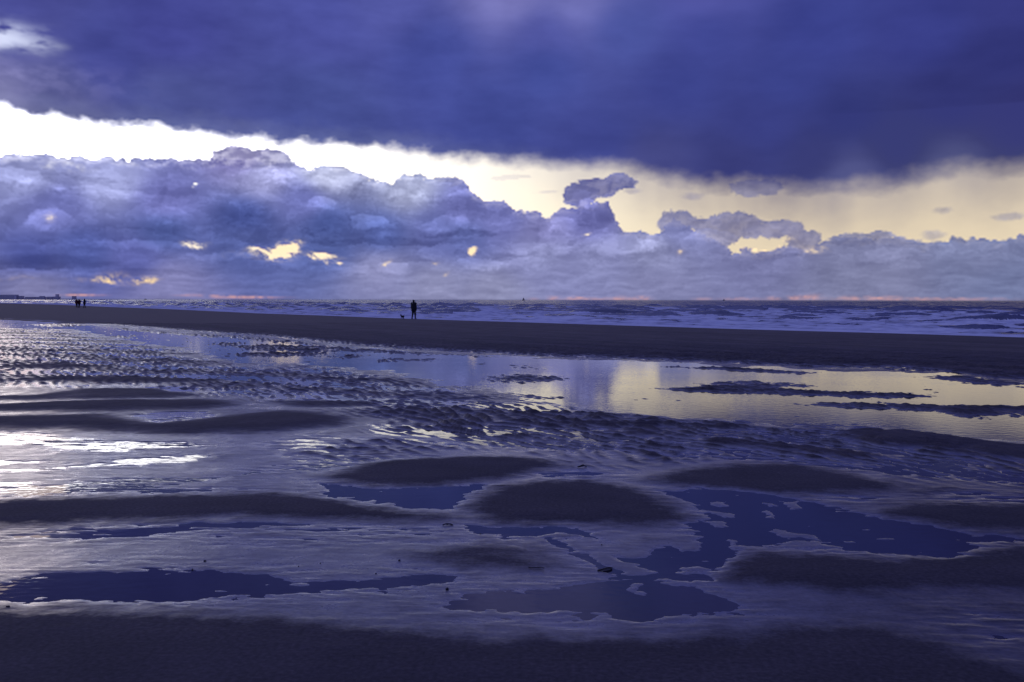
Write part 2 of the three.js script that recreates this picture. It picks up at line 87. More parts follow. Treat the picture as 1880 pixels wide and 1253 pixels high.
const DUSKY = [[-14.78,7.72,2.19,0.63,0.1],[-14.96,4.07,2.35,1.07,0.16],[-9.9,4.06,2.66,0.75,0.16],[-21.16,3.63,2.82,0.63,0.14],[-25.4,1.91,4.08,0.41,0.18],[-7.46,3.3,4.7,0.25,0.2],[4.66,4.75,1.32,0.82,0.16],[-1.73,5.25,1.88,0.75,0.12],[5.42,6.52,1.88,0.63,0.2],[-2.97,3.82,2.35,0.25,0.18],[16.39,3.46,1.13,0.63,0.1],[19.51,3.29,1.88,0.31,0.1],[-23.79,6.23,1.57,0.31,0.14],[-11.69,6.24,1.57,0.28,0.12],[-8.37,6.1,0.94,0.5,0.16],[12.58,4.3,1.88,0.44,0.08],[-19.21,5.86,1.88,0.31,0.14],[-0.32,2.53,1.25,0.19,0.14],[-5.62,2.26,1.88,0.16,0.12],[6.53,2.52,1.88,0.25,0.1],[23.56,3.21,1.13,0.31,0.08],[-20.65,1.46,3.76,0.16,0.1]];
const DECK_TONES = [[-26.93,14.8,0.0685,0.0762,0.305],[-19.11,14.04,0.0612,0.0685,0.305],[-10.44,15.44,0.0723,0.0844,0.3419],[-7.41,16.41,0.0931,0.107,0.3916],[-0.03,16.83,0.2016,0.2016,0.5149],[3.37,16.53,0.162,0.1683,0.4678],[6.45,14.77,0.0685,0.0887,0.3419],[10.97,16.56,0.0931,0.1022,0.3916],[9.51,12.1,0.0482,0.0612,0.2747],[16.82,14.27,0.0482,0.0612,0.2874],[26.88,14.89,0.0423,0.0482,0.2307],[26.99,9.66,0.0296,0.0319,0.15],[21.07,8.13,0.0343,0.0395,0.1559],[14.0,9.61,0.0423,0.0513,0.2307],[4.95,9.25,0.0513,0.0648,0.2747],[-1.26,10.76,0.0545,0.0723,0.3005],[-10.47,10.58,0.0648,0.0844,0.305],[-19.15,10.72,0.0762,0.0931,0.305],[-24.5,10.32,0.0931,0.1022,0.2874],[-27.01,10.51,0.1946,0.1946,0.4125],[-21.84,12.72,0.0612,0.0723,0.305],[1.84,13.12,0.0578,0.0802,0.3325],[8.03,7.7,0.0612,0.0685,0.2384],[18.62,6.52,0.0887,0.0976,0.2542],[23.76,6.59,0.0976,0.107,0.2542],[27.05,6.96,0.0545,0.0612,0.1878],[10.99,14.61,0.0545,0.0685,0.305],[15.42,11.84,0.0437,0.0561,0.2582],[22.31,13.82,0.0437,0.0529,0.2582],[23.68,10.46,0.0331,0.0382,0.1779],[1.83,14.85,0.0844,0.0976,0.3712],[26.19,12.38,0.0343,0.0395,0.1912],[18.29,9.98,0.0382,0.0467,0.2086],[27.02,8.32,0.0307,0.0331,0.147],[-4.36,13.66,0.0612,0.0802,0.3325],[12.55,7.6,0.0423,0.0482,0.1946],[16.91,7.75,0.0395,0.0452,0.1812],[-26.96,13.26,0.0648,0.0723,0.2961],[-10.34,28.87,0.2159,0.2423,0.6584],[10.83,28.85,0.1746,0.1946,0.5776],[-39.7,15.03,0.0887,0.107,0.3916],[-39.46,23.36,0.2159,0.2423,0.6584],[40.08,12.87,0.0369,0.0423,0.2051]];  // tones above and far left of the view are lifted to brighten the sand
const HEAP_TONES = [[-25.84,6.41,0.2623,0.2831,0.5457],[-21.94,6.32,0.305,0.3278,0.6105],[-24.59,4.8,0.1559,0.1714,0.4564],[-19.22,5.28,0.1714,0.1812,0.4851],[-19.24,3.82,0.0844,0.117,0.3515],[-14.96,4.52,0.0762,0.107,0.3515],[-23.32,2.57,0.0887,0.117,0.3763],[-25.66,1.96,0.0723,0.0931,0.3278],[-20.64,2.04,0.107,0.1221,0.3763],[-25.68,0.69,0.2051,0.2051,0.402],[-19.27,0.88,0.2232,0.2232,0.4564],[-14.93,7.77,0.2051,0.1878,0.4564],[-14.06,6.92,0.305,0.314,0.5776],[-10.49,7.02,0.3419,0.3613,0.5457],[-11.7,5.49,0.162,0.1812,0.4851],[-10.51,4.3,0.0844,0.1221,0.3712],[-7.46,3.73,0.0931,0.1274,0.3763],[-4.37,3.91,0.1329,0.1559,0.4179],[-5.92,6.35,0.305,0.3278,0.5149],[-2.82,5.15,0.162,0.1746,0.4564],[-0.64,4.7,0.1746,0.1878,0.4793],[1.86,4.08,0.2051,0.2051,0.4564],[4.35,4.69,0.1746,0.1812,0.4678],[1.87,2.53,0.2423,0.2542,0.4851],[-7.47,1.57,0.2542,0.2623,0.4851],[-4.38,0.65,0.2623,0.2705,0.4678],[4.98,2.22,0.2423,0.2542,0.4851],[8.06,2.82,0.2423,0.2542,0.4564],[9.28,4.04,0.1812,0.1946,0.4125],[14.07,3.68,0.1812,0.1878,0.3763],[19.79,2.7,0.2016,0.2122,0.3763],[25.13,2.33,0.1878,0.2086,0.3763],[19.82,0.94,0.2016,0.2122,0.3663],[26.42,0.91,0.1683,0.1946,0.3613],[8.08,0.66,0.2232,0.2307,0.4287],[-1.26,0.34,0.2623,0.2705,0.4564],[-36.14,3.74,0.1274,0.1413,0.3763],[36.56,2.59,0.1413,0.162,0.3278],[-10.51,3.08,0.0887,0.1221,0.3515],[-14.97,3.32,0.0931,0.1221,0.3515],[-2.82,3.76,0.117,0.1441,0.3916]];
const GULL = [-16.47,8.64];

// ---------------------------------------------------------------- sky: air and clouds at dusk
function tones(list, A, E, out, near) {
  let r = 0, g = 0, b = 0, t = 0;
  for (let i = 0; i < list.length; i++) {
    const c = list[i], dx = (A - c[0]) * 0.8, dy = E - c[1], q = dx * dx + dy * dy + near, w = 1 / (q * q);
    r += c[2] * w; g += c[3] * w; b += c[4] * w; t += w;
  }
  out[0] = r / t; out[1] = g / t; out[2] = b / t;
}
const T1 = [0, 0, 0], T2 = [0, 0, 0];
function clampLine(list, A) { return along(list, clamp(A, list[0] + 0.01, list[list.length - 2] - 0.01)); }
function skyAt(A, E, out) {
  // A wraps at +-180; the noise runs on a drum so that it closes behind the camera
  const W = Math.abs(A) > 150 ? (Math.abs(A) - 150) / 60 : 0;      // 0..0.5, both ends meet on the mean of the two
  const NA = A;
  // the clear air of the gap: white towards the hidden sun, cream and yellow away from it
  const glow = Math.exp(-(((A + 35) / 18) ** 2));
  const far = sstep(-14, 16, A);
  const away = sstep(40, 110, Math.abs(A + 10));
  const hi = sstep(2, 12, E);
  let r = lerp(1.36, 0.79, far) + 4.0 * glow, g = lerp(1.28, 0.68, far) + 4.0 * glow, b = lerp(1.06, 0.52, far) + 4.3 * glow;
  g *= lerp(0.97, 1.02, hi); b *= lerp(0.90, 1.12, hi);
  r *= lerp(1, 0.30, away); g *= lerp(1, 0.34, away); b *= lerp(1, 0.62, away);
  // heaps of cumulus below
  if (E < 12) {
    const wx = 0.5 * gn(NA * 0.5 + 3, E * 0.6), wy = 0.3 * gn(NA * 0.55 + 40, E * 0.7 + 9);
    const x = NA + wx, y = E + wy;
    const near = 1 + 0.7 * (1 - sstep(0.5, 7, E)), cx = (NA + 0.55 * wx) * 0.9, cy = (E + 0.5 * wy) * near;
    const lumps = cauli(cx, cy);
    const topEdge = lerp(clampLine(HEAP_TOP, A) + 0.18 * sstep(0, -12, A), 5.2, sstep(36, 60, Math.abs(A)));
    let cov = (topEdge - E) * 1.5 + (lumps - 0.55) * 1.15 + 0.40 * fbm(x * 2.2, y * 2.9, 4);
    let puff = 0, pa = 1, ps = 0.34;
    for (let i = 0; i < PUFFS.length; i++) {
      const p = PUFFS[i], dx = (x - wx * 0.4 - p[0]) / p[2], dy = (y - wy * 0.4 - p[1]) / p[3], q = dx * dx + dy * dy;
      if (q < 4) { const c = (1.0 - q) * 0.9 + 1.1 * (cauli(cx * 1.3 + 3, cy * 1.3) - 0.58) + 0.35 * fbm(x * 3.1, y * 4.2, 3); if (c > puff) { puff = c; pa = p[4]; ps = p[2] < 1.1 && p[4] < 0.72 ? 1.1 : 0.34; } }
    }
    let brk = 0, warm = 0;
    for (let i = 0; i < BREAKS.length; i++) {
      const p = BREAKS[i], dx = (x - p[0] - (y - p[1]) * 0.5) / p[2], dy = (y - p[1]) / p[3], q = dx * dx + dy * dy;
      if (q < 9) { const w = p[4] * Math.exp(-q * 1.0) * clamp(0.70 + 1.5 * fbm(x * 1.9 + y, y * 3.0, 4) + 0.35 * Math.exp(-q * 2) + 0.9 * (0.55 - lumps), 0, 1.5); brk += w; warm += w * p[5]; }
    }
    const low = 1 - sstep(1.2, 3.6, E);
    let a = Math.max(sstep(-0.05, 0.12, cov), sstep(0.02, ps, puff) * 0.96 * pa);
    tones(HEAP_TONES, A, E, T1, 0.4);
    // folds of cloud: relief lit from above and behind, and thin overlapping sheets with a crisp upper rim
    const relief = (lumps - cauli(cx - 0.10, cy + 0.16)) * 2.2 + (lumps - 0.62) * 0.5;
    let k = 0.97 + 0.24 * relief * (1 - 0.45 * low);
    const f2 = fbm(x * 1.1 + 7, y * 2.2 + 3, 5), strat = fbm(x * 0.5 + 20, y * 3.6 + 8, 5), fine = fbm(x * 3.0 + 1, y * 4.4 + 2, 3);
    k *= 1 + 0.08 * f2 * (1 - low) + 0.26 * strat * (0.15 + 0.85 * low) + 0.035 * fine;
    const sheet = fbm(x * 0.42 + 50, y * 0.95 + 61, 5), sheet2 = fbm(x * 0.6 + 90, y * 1.3 + 15, 5);
    const sA = sstep(0.09, 0.125, sheet) * (1 - sstep(0.125, 0.70, sheet)), sB = sstep(0.07, 0.10, sheet2) * (1 - sstep(0.10, 0.5, sheet2));
    k *= 1 + (0.16 * sA + 0.14 * sB) * (1 - 0.6 * low);
    k *= 1 - 0.14 * sstep(0.0, -0.5, sheet + 0.3 * sheet2) * (1 - 0.7 * low);
    const tx = x + 0.25 * f2 + 0.10 * fine, ty = y + 0.16 * f2 + 0.12 * fine + 0.10 * (lumps - 0.58);
    for (let i = 0; i < PALE.length; i++) {
      const p = PALE[i], dx = (tx - p[0]) / p[2], dy = (ty - p[1]) / p[3], q = dx * dx + dy * dy;
      if (q < 4) { const c = 1 - q + 0.5 * fine + 0.5 * (lumps - 0.58); k *= 1 + p[4] * 1.45 * (dy > 0 ? sstep(0.0, 0.35, c) : sstep(-0.6, 1.0, c)); }
    }
    for (let i = 0; i < DUSKY.length; i++) {
      const p = DUSKY[i], dx = (tx - p[0]) / p[2], dy = (ty - p[1]) / p[3], q = dx * dx + dy * dy;
      if (q < 4) { const c = 1 - q + 0.4 * fine + 0.4 * (lumps - 0.58); k *= 1 - p[4] * 1.5 * (dy < 0 ? sstep(-0.1, 0.5, c) : sstep(-0.5, 0.9, c)); }
    }
    // rims thin out towards the bright gap
    const rim = cov < 1.0 ? (1 - sstep(0.05, 0.95, cov)) : 0;
    let cr = T1[0] * k, cg = T1[1] * k, cb = T1[2] * (1 + (k - 1) * 0.85);
    const rg = 0.10 * rim * sstep(-0.25, 0.35, f2 + relief);
    cr += rg * r; cg += rg * g; cb += rg * b;
    const br = clamp(brk, 0, 1.6), wr = brk > 0 ? warm / brk : 0;
    const bs = sstep(0.02, 1.15, br);
    const pow = bs * (0.35 + 0.65 * sstep(0.3, 0.9, br));
    cr = lerp(cr, lerp(1.25, 1.12, wr), pow); cg = lerp(cg, lerp(1.25, 0.80, wr), pow); cb = lerp(cb, lerp(1.22, 0.38, wr), pow);
    let em = 0;
    if (E < 1.2) {
      for (let i = 0; i < EMBERS.length; i++) {
        const p = EMBERS[i], dx = (A - p[0]) / p[2], dy = (E - p[1]) / p[3], q = dx * dx + dy * dy;
        if (q < 5) em += p[4] * Math.exp(-q) * clamp(0.8 + 1.5 * fbm(A * 2.2, E * 7, 3), 0, 1.5);
      }
      em = clamp(em, 0, 1);
      cr = lerp(cr, 0.72, em * 0.75); cg = lerp(cg, 0.38, em * 0.75); cb = lerp(cb, 0.36, em * 0.75);
    }
    r = lerp(r, cr, a); g = lerp(g, cg, a); b = lerp(b, cb, a);
  }
  // the dark deck, brightened overhead to light the sand; its lower edge ragged on the left and hanging in rain on the right
  if (E > 3) {
    const rain = sstep(-8, 12, A) * (1 - sstep(60, 90, A));
    const wob = 0.45 * fbm(NA * 0.35 + 11, E * 0.5 + 2, 4) * (1 - 0.5 * rain) + 0.34 * fbm(NA * 0.95 + 5, E * 1.5, 5) * (1 - 0.7 * rain) + rain * (0.30 * fbm(NA * 0.8 + 2, E * 1.3, 4) + 0.40 * gn(NA * 0.45, 3.3) + 0.12 * gn(NA * 1.3, 8.1));
    const edge = lerp(clampLine(DECK_EDGE, A), 7.0, sstep(36, 70, Math.abs(A)));
    const q = E - edge + wob + lerp(0.22, 0.62, rain), soft = lerp(0.55, 1.55, rain);
    let a = sstep(-soft * 0.55, soft, q);
    if (rain > 0) a = Math.max(a, 0.55 * rain * sstep(-3.0, 0.6, q) * (0.80 + 0.45 * gn(NA * 0.5 + 2, 5.5) + 0.12 * gn(NA * 1.4, 9.4)));
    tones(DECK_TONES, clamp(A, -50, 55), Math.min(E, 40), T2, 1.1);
    const soften = 1 - 0.75 * sstep(18, 50, E);
    const f = fbm(NA * 0.13 + 3, E * 0.30 + 1, 4), f2 = fbm(NA * 0.42 + 8 + 0.5 * f, E * 1.05 + 4, 5);
    let k = 0.94 + (0.18 * f + 0.20 * f2 * (1 - 0.5 * rain)) * soften;
    // pale thin places in the deck at its left end
    const thin = sstep(-17, -29, A) * (1 - sstep(50, 80, Math.abs(A)));
    const slit = sstep(-23.6, -27.2, A + 1.2 * f2) * (1 - sstep(50, 80, Math.abs(A))) * Math.exp(-(((E - 13.1 - 0.5 * f2) / 0.55) ** 2)) * sstep(-0.25, 0.3, fbm(NA * 0.55, E * 1.6, 4) + 0.25);
    const veil = thin * 0.5 * Math.exp(-(((E - 11.2) / 0.9) ** 2)) * sstep(-0.3, 0.3, fbm(NA * 0.7 + 30, E * 1.3, 4));
    let cr = T2[0] * k, cg = T2[1] * k, cb = T2[2] * (1 + (k - 1) * 0.8);
    cr += slit * 0.62 + veil * 0.14; cg += slit * 0.66 + veil * 0.13; cb += slit * 0.68 + veil * 0.22;
    const edgeThin = (1 - sstep(0, 1.6, q)) * 0.10 * (1 - rain * 0.6);
    cr += edgeThin * 0.55; cg += edgeThin * 0.6; cb += edgeThin * 0.55;
    r = lerp(r, cr, a); g = lerp(g, cg, a); b = lerp(b, cb, a);
  }
  out[0] = r; out[1] = g; out[2] = b;
}
const SKY_W = 4096, SKY_H = 2048;
{
  const data = new Float32Array(SKY_W * SKY_H * 4), c = [0, 0, 0], c2 = [0, 0, 0];
  for (let j = 0; j < SKY_H; j++) {
    const E = (j + 0.5) / SKY_H * 180 - 90, coarse = E > 26 ? 8 : 1;
    if (E < -0.2) { for (let i = 0; i < SKY_W; i++) { const o = (j * SKY_W + i) * 4; data[o] = 0.09; data[o + 1] = 0.095; data[o + 2] = 0.2; data[o + 3] = 1; } continue; }
    if (coarse > 1 && j % coarse && j > 8) { data.copyWithin(j * SKY_W * 4, (j - 1) * SKY_W * 4, j * SKY_W * 4); continue; }
    for (let i = 0; i < SKY_W; i += coarse) {
      let A = ((i + 0.5) / SKY_W) * 360 - 90; if (A > 180) A -= 360;
      skyAt(A, Math.max(E, 0.02), c);
      if (Math.abs(A) > 165) { skyAt(A > 0 ? A - 360 : A + 360, Math.max(E, 0.02), c2); const w = 0.5 * (Math.abs(A) - 165) / 15; for (let n = 0; n < 3; n++) c[n] = lerp(c[n], c2[n], w); }
      for (let m = 0; m < coarse; m++) { const o = (j * SKY_W + i + m) * 4; data[o] = c[0]; data[o + 1] = c[1]; data[o + 2] = c[2]; data[o + 3] = 1; }
    }
  }
  // the renderer looks the sky up with a smoothing cubic; weigh the rows near the horizon so that it passes through the values above
  const j0 = SKY_H / 2 - 4, j1 = Math.round(SKY_H / 2 + 25 / 180 * SKY_H), n = (j1 - j0) * SKY_W * 4, want = data.slice(j0 * SKY_W * 4, j1 * SKY_W * 4), got = new Float32Array(n), tmp = new Float32Array(n);
  const row = SKY_W * 4;
  for (let pass = 0; pass < 3; pass++) {
    const cur = data.subarray(j0 * row, j1 * row);
    for (let o = 0; o < n; o++) { const i = o % row; tmp[o] = (cur[i < 4 ? o + row - 4 : o - 4] + 4 * cur[o] + cur[i >= row - 4 ? o - row + 4 : o + 4]) / 6; }
    for (let o = 0; o < n; o++) got[o] = o < row || o >= n - row ? tmp[o] : (tmp[o - row] + 4 * tmp[o] + tmp[o + row]) / 6;
    for (let o = row * 5; o < n - row; o++) cur[o] = Math.max(0.01, cur[o] + 0.9 * (want[o] - got[o]));
  }
  const sky = new THREE.DataTexture(data, SKY_W, SKY_H, THREE.RGBAFormat, THREE.FloatType);
  sky.mapping = THREE.EquirectangularReflectionMapping;
  sky.colorSpace = THREE.LinearSRGBColorSpace;
  sky.magFilter = THREE.LinearFilter; sky.minFilter = THREE.LinearFilter;
  sky.needsUpdate = true;
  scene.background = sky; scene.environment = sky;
}
// ---------------------------------------------------------------- shape of the beach; y = 0 is the water level of the tidal pools
function prep(list) {
  return list.map(([h, w, p]) => {
    let x0 = 1e9, x1 = -1e9, y0 = 1e9, y1 = -1e9;
    for (let i = 0; i < p.length; i += 2) { x0 = Math.min(x0, p[i]); x1 = Math.max(x1, p[i]); y0 = Math.min(y0, p[i + 1]); y1 = Math.max(y1, p[i + 1]); }
    return { h, w, p: Float64Array.from(p), x0, x1, y0, y1 };
  });
}
const mounds = prep(MOUNDS), pools = prep(POOLS), islets = prep(ISLETS), bars = prep(BARS), rippled = prep(RIPPLES), runnel = prep([[0.06, 0.5, RUNNEL]])[0];
function inside(o, x, y) {                            // depth inside the outline, negative outside
  if (x < o.x0 - 1.5 || x > o.x1 + 1.5 || y < o.y0 - 1.5 || y > o.y1 + 1.5) return -9;
  const p = o.p, n = p.length;
  let best = 1e9, inn = false;
  for (let i = 0, j = n - 2; i < n; j = i, i += 2) {
    const ax = p[j], ay = p[j + 1], bx = p[i], by = p[i + 1], ex = bx - ax, ey = by - ay, wx = x - ax, wy = y - ay;
    let t = (wx * ex + wy * ey) / (ex * ex + ey * ey); t = t < 0 ? 0 : t > 1 ? 1 : t;
    const qx = wx - ex * t, qy = wy - ey * t, d = qx * qx + qy * qy;
    if (d < best) best = d;
    if ((ay > y) !== (by > y) && x < ax + ex * (y - ay) / ey) inn = !inn;
  }
  return inn ? Math.sqrt(best) : -Math.sqrt(best);
}
const SEA = 0.15;
const rippleInfo = { a: 0 };
function ripples(x, d) {                              // current ripples with broken, curved crests, running mostly away from the camera
  const wx = 0.55 * gn(x * 0.33 + 4, d * 0.21) + 0.14 * gn(x * 2.1 + 4, d * 1.2), wd = 0.9 * gn(x * 0.3 + 19, d * 0.25) + 0.45 * gn(x * 1.1 + 9, d * 0.8 + 2);
  const u = (x + wx) * 0.86 + (d + wd) * 0.50, v = (d + wd) * 0.86 - (x + wx) * 0.50;
  const ph = u * 27 + 3.0 * gn(v * 1.0, u * 1.2) + 1.8 * gn(v * 2.8 + 3, u * 3.1);
  let c = 0.5 + 0.5 * Math.sin(ph); c = c * (0.35 + 0.65 * c);
  const lump = 0.55 + 1.2 * gn(v * 2.3 + 8, u * 2.1 + 1) + 0.8 * gn(v * 5.2, u * 6.0);
  return c * clamp(lump, 0, 1.35) * 1.45 - 0.42 + 0.46 * gn(x * 7.5, d * 6.0) + 0.36 * gn(x * 14, d * 11);
}
function beachLevel(x, d) {                           // height over the water table, near the camera drawn out so that it also tells how dry the sand is
  const n1 = gn(x * 0.9, d * 0.9), n2 = gn(x * 3.3 + 5, d * 3.3 + 8), n3 = gn(x * 9.1, d * 9.1 + 4), n4 = gn(x * 24 + 2, d * 24);
  const wx = x + 0.07 * gn(x * 4.1 + 3, d * 4.1) + 0.040 * gn(x * 10, d * 8 + 2) + 0.020 * gn(x * 22, d * 20) + 0.10 * gn(x * 1.2, d * 1.2 + 7);
  const wd = d + 0.10 * gn(x * 4.1 + 13, d * 4.1 + 5) + 0.060 * gn(x * 10 + 6, d * 8) + 0.030 * gn(x * 22 + 4, d * 20) + 0.14 * gn(x * 1.2 + 9, d * 1.2 + 1);
  let h = 0.0075 + 0.011 * sstep(0.7, 3.0, x) * (1 - sstep(8, 11, d)) + 0.005 * n1 + 0.0035 * n2 + 0.0022 * n3 + 0.0008 * n4;
  // flow lines combed into the wet flats
  if (d < 14) h += 0.0016 * gn(x * 13, d * 13) + 0.0010 * gn(x * 40, d * 40);
  if (d < 14) { const s = gn(x * 1.4 + 0.6 * n1, d * 11 + 1.5 * n1); h += 0.0016 * s + 0.0012 * gn(x * 3 + 9, d * 26); }
  let dry = 0;
  for (let i = 0; i < mounds.length; i++) {
    const m = mounds[i], q = inside(m, wx, wd);
    if (q > -0.25) { const t = clamp((q + 0.10) / m.w, 0, 1); const s = t * t * (3 - 2 * t) * 0.55 + t * 0.45; h += m.h * 0.95 * s * (1 + 0.10 * n1); dry = Math.max(dry, s); }
  }
  let amp = 0;
  for (let i = 0; i < rippled.length; i++) { const m = rippled[i], q = inside(m, x + 0.8 * n1, d + 1.2 * n1); if (q > -m.w) amp = Math.max(amp, m.h * sstep(-m.w * 0.3, m.w, q)); }
  const r = amp > 0 || d > 13 ? ripples(x, d) : 0;
  if (amp > 0) {
    const swell = 0.5 + 0.5 * Math.sin((d * 0.92 + x * 0.35) * 1.9 + 3.5 * gn(x * 0.16, d * 0.22) + 1.2 * gn(x * 0.6, d * 0.6 + 4));
    h += amp * (r * 1.45 * (1 - 0.25 * dry) + 1.25 * (swell - 0.45) + 0.10);
  }
  let lace = 0;
  for (let i = 0; i < pools.length; i++) {
    const m = pools[i], q = inside(m, wx, wd);
    if (q > -0.6) lace = Math.max(lace, sstep(-0.6, 0.05, q));
    if (q > -0.3) h -= m.h * sstep(-m.w * 0.95, m.w * 1.25, q) * (m.h > 0.031 ? 0.82 + 0.5 * n2 + 0.6 * n3 + 0.5 * gn(x * 2.0 + 3, d * 14) : 0.55 + 1.25 * gn(x * 1.1 + 2.4 * n1, d * 7 + 2 * n1) + 0.6 * gn(x * 3 + 7, d * 19));
  }
  if (lace > 0 && d < 13) h += lace * (1 - dry * 0.8) * (0.013 * gn(x * 2.3 + 0.8 * n2, d * 7.5 + n1) + 0.010 * gn(x * 5.5 + 4, d * 15) + 0.005 * gn(x * 13, d * 34));
  if (d < 11) for (let i = 0; i < islets.length; i++) {
    const m = islets[i], q = inside(m, x + 0.05 * n2 + 0.05 * n3 + 0.03 * gn(x * 21, d * 18), d + 0.08 * n2 + 0.08 * n3 + 0.05 * gn(x * 21 + 5, d * 18));
    if (q > -0.12) { const s = sstep(-0.07, 0.07, q); h = lerp(h, 0.011 + 0.006 * n3 + 0.004 * n2 + 0.004 * gn(x * 4, d * 20), s * 0.92); }
  }
  if (d > 11) {
    const q = inside(runnel, x + 0.5 * n1 + 0.12 * n2, d + 0.9 * n1 + 0.4 * n2);
    if (q > -1.5) {
      const t = sstep(-0.15, 0.8, q);
      const open = sstep(-9, 1, x);
      let f = lerp(-0.022, -0.045, open) + 0.012 * n1 + 0.010 * (1 - open) * gn(x * 0.35, d * 0.5), ba = 0;
      for (let i = 0; i < bars.length; i++) {
        const m = bars[i], e = inside(m, x + 0.06 * n2 + 0.03 * n3, d + 0.35 * n2 + 0.3 * n3);
        if (e > -0.9) { const s = sstep(-0.75, 0.5, e); f += m.h * s * 0.72; ba = Math.max(ba, s); }
      }
      f += r * (lerp(0.030, 0.006, open) + 0.020 * ba);
      h = lerp(h, f, t);
    }
    const edge = along(BAR_EDGE, x), sN = (d - edge) * 0.68 + 0.9 * n1 + 0.7 * n2 + 0.3 * n3;
    if (sN > -2) {
      const shore = along(SHORE, x), sS = (shore - d) * 0.57;
      const rise = 0.075 * sstep(-0.3, 3.0, sN) + 0.115 * sstep(1, 26, sN);
      let b = -0.02 + rise + 0.034 * (1 - sstep(2, 14, sN)) * r * sstep(-0.5, 0.8, sN) + 0.006 * n2 * (1 - sstep(3, 12, sN)) + 0.010 * gn(x * 0.3, d * 0.18) + 0.003 * n2;
      if (sS < 7) b = lerp(b, SEA - 0.004 * (0 - sS) , sstep(7, 0, sS));
      if (sS < 0) b = SEA + 0.030 * sS;
      h = lerp(h, Math.max(b, sN < 0.6 ? h : -9), sstep(-0.6, 0.6, sN));
    }
  }
  return h;
}

function beachHeight(x, d) {                          // the near flats are very low relief
  const h = beachLevel(x, d);
  return d < 17 ? h * lerp(0.36, 1, sstep(9, 14.5, d)) : h;
}

// ---------------------------------------------------------------- materials
function tiled(n, tone, repeat, srgb) {                // a tile of grain: tone(u, v) in 0..1, made seamless by folding four shifted copies
  const data = new Uint8Array(n * n * 4);
  for (let j = 0; j < n; j++) for (let i = 0; i < n; i++) {
    const u = i / n, v = j / n, a = tone(u, v), b = tone(u - 1, v), c = tone(u, v - 1), e = tone(u - 1, v - 1);
    const k = (a * (1 - u) + b * u) * (1 - v) + (c * (1 - u) + e * u) * v, o = (j * n + i) * 4;
    const q = clamp(0.5 + (k - 0.5) * 1.25, 0, 1) * 255;
    data[o] = data[o + 1] = data[o + 2] = q; data[o + 3] = 255;
  }
  const t = new THREE.DataTexture(data, n, n, THREE.RGBAFormat);
  t.wrapS = t.wrapT = THREE.RepeatWrapping; t.magFilter = THREE.LinearFilter; t.minFilter = THREE.LinearFilter;
  if (srgb) t.colorSpace = THREE.SRGBColorSpace;
  t.repeat.set(repeat[0], repeat[1]); t.needsUpdate = true;
  return t;
}
const grainTone = (u, v) => clamp(0.5 + 0.32 * gn(u * 160, v * 160) + 0.30 * gn(u * 75 + 3, v * 75) + 0.16 * gn(u * 22, v * 22 + 5), 0, 1);
const grainTile = tiled(512, grainTone, [1, 1]);

// sand by wetness: how glossy it is depends on how far it stands above the water table; grain and patches break the margin
function wetRoughness(x, d, h) {
  const p = 0.0065 * gn(x * 2.1, d * 2.1 + 3) + 0.007 * gn(x * 7, d * 10) + 0.007 * gn(x * 38, d * 38);
  const k = h + p;
  const r = lerp(0.14, 0.34, sstep(-0.001, 0.007, k));
  return lerp(r, 0.88, clamp((k - 0.006) / 0.036, 0, 1));
}
function wetMaps(x0, x1, d0, d1, w, h) {
  const rough = new Uint8Array(w * h * 4), tint = new Uint8Array(w * h * 4);
  for (let j = 0; j < h; j++) for (let i = 0; i < w; i++) {
    const x = lerp(x0, x1, (i + 0.5) / w), d = lerp(d0, d1, (j + 0.5) / h), o = (j * w + i) * 4;
    const y = beachLevel(x, d), r = wetRoughness(x, d, y);
    rough[o + 1] = r * 255; rough[o + 2] = 0; rough[o + 3] = 255;
    // colour of the sand itself: quartz with darker mineral streaks and shell dust
    const film = 1 - clamp((y + 0.010 * gn(x * 4, d * 6) + 0.008 * gn(x * 11, d * 17) + 0.011 * gn(x * 45, d * 45) - 0.003) / (d > 13.5 ? 0.016 : 0.036), 0, 1);
    rough[o] = 255 * film * lerp(1, 0.5, sstep(12.5, 16, d));
    const dry = sstep(0.03, 0.13, y + 0.03 * gn(x * 0.6, d * 0.35) + 0.012 * gn(x * 3, d * 1.5));
    const s = (0.84 + 0.16 * fbm(x * 1.1, d * 1.6, 3) + 0.26 * gn(x * 34, d * 34) + 0.22 * gn(x * 80, d * 80)) * lerp(0.94, 1.2, dry) * (d > 18 ? 1 + 0.22 * gn((x * 0.568 - d * 0.823) * 0.07, (x * 0.823 + d * 0.568) * 0.9) + 0.16 * gn((x * 0.568 - d * 0.823) * 0.3 + 4, (x * 0.823 + d * 0.568) * 2.2) : 1);
    tint[o] = clamp(s * 207, 0, 255); tint[o + 1] = clamp(s * lerp(203, 200, dry), 0, 255); tint[o + 2] = clamp(s * lerp(204, 184, dry), 0, 255); tint[o + 3] = 255;
  }
  const make = (data, srgb) => { const t = new THREE.DataTexture(data, w, h, THREE.RGBAFormat); t.magFilter = THREE.LinearFilter; t.minFilter = THREE.LinearFilter; if (srgb) t.colorSpace = THREE.SRGBColorSpace; t.needsUpdate = true; return t; };
  return [make(rough), make(tint, true)];
}
const SAND = new THREE.Color().setRGB(0.150, 0.132, 0.142);
function sandMaterial(x0, x1, d0, d1, w, h, tile, bump) {
  const [roughnessMap, map] = wetMaps(x0, x1, d0, d1, w, h);
  const bumpMap = grainTile.clone(); bumpMap.repeat.set((x1 - x0) / tile, (d1 - d0) / tile); bumpMap.needsUpdate = true;
  return new THREE.MeshPhysicalMaterial({ color: SAND, map, roughnessMap, roughness: 1, metalness: 0, ior: 1.5, clearcoat: 1, clearcoatMap: roughnessMap, clearcoatRoughness: 0.28, bumpMap, bumpScale: bump });
}
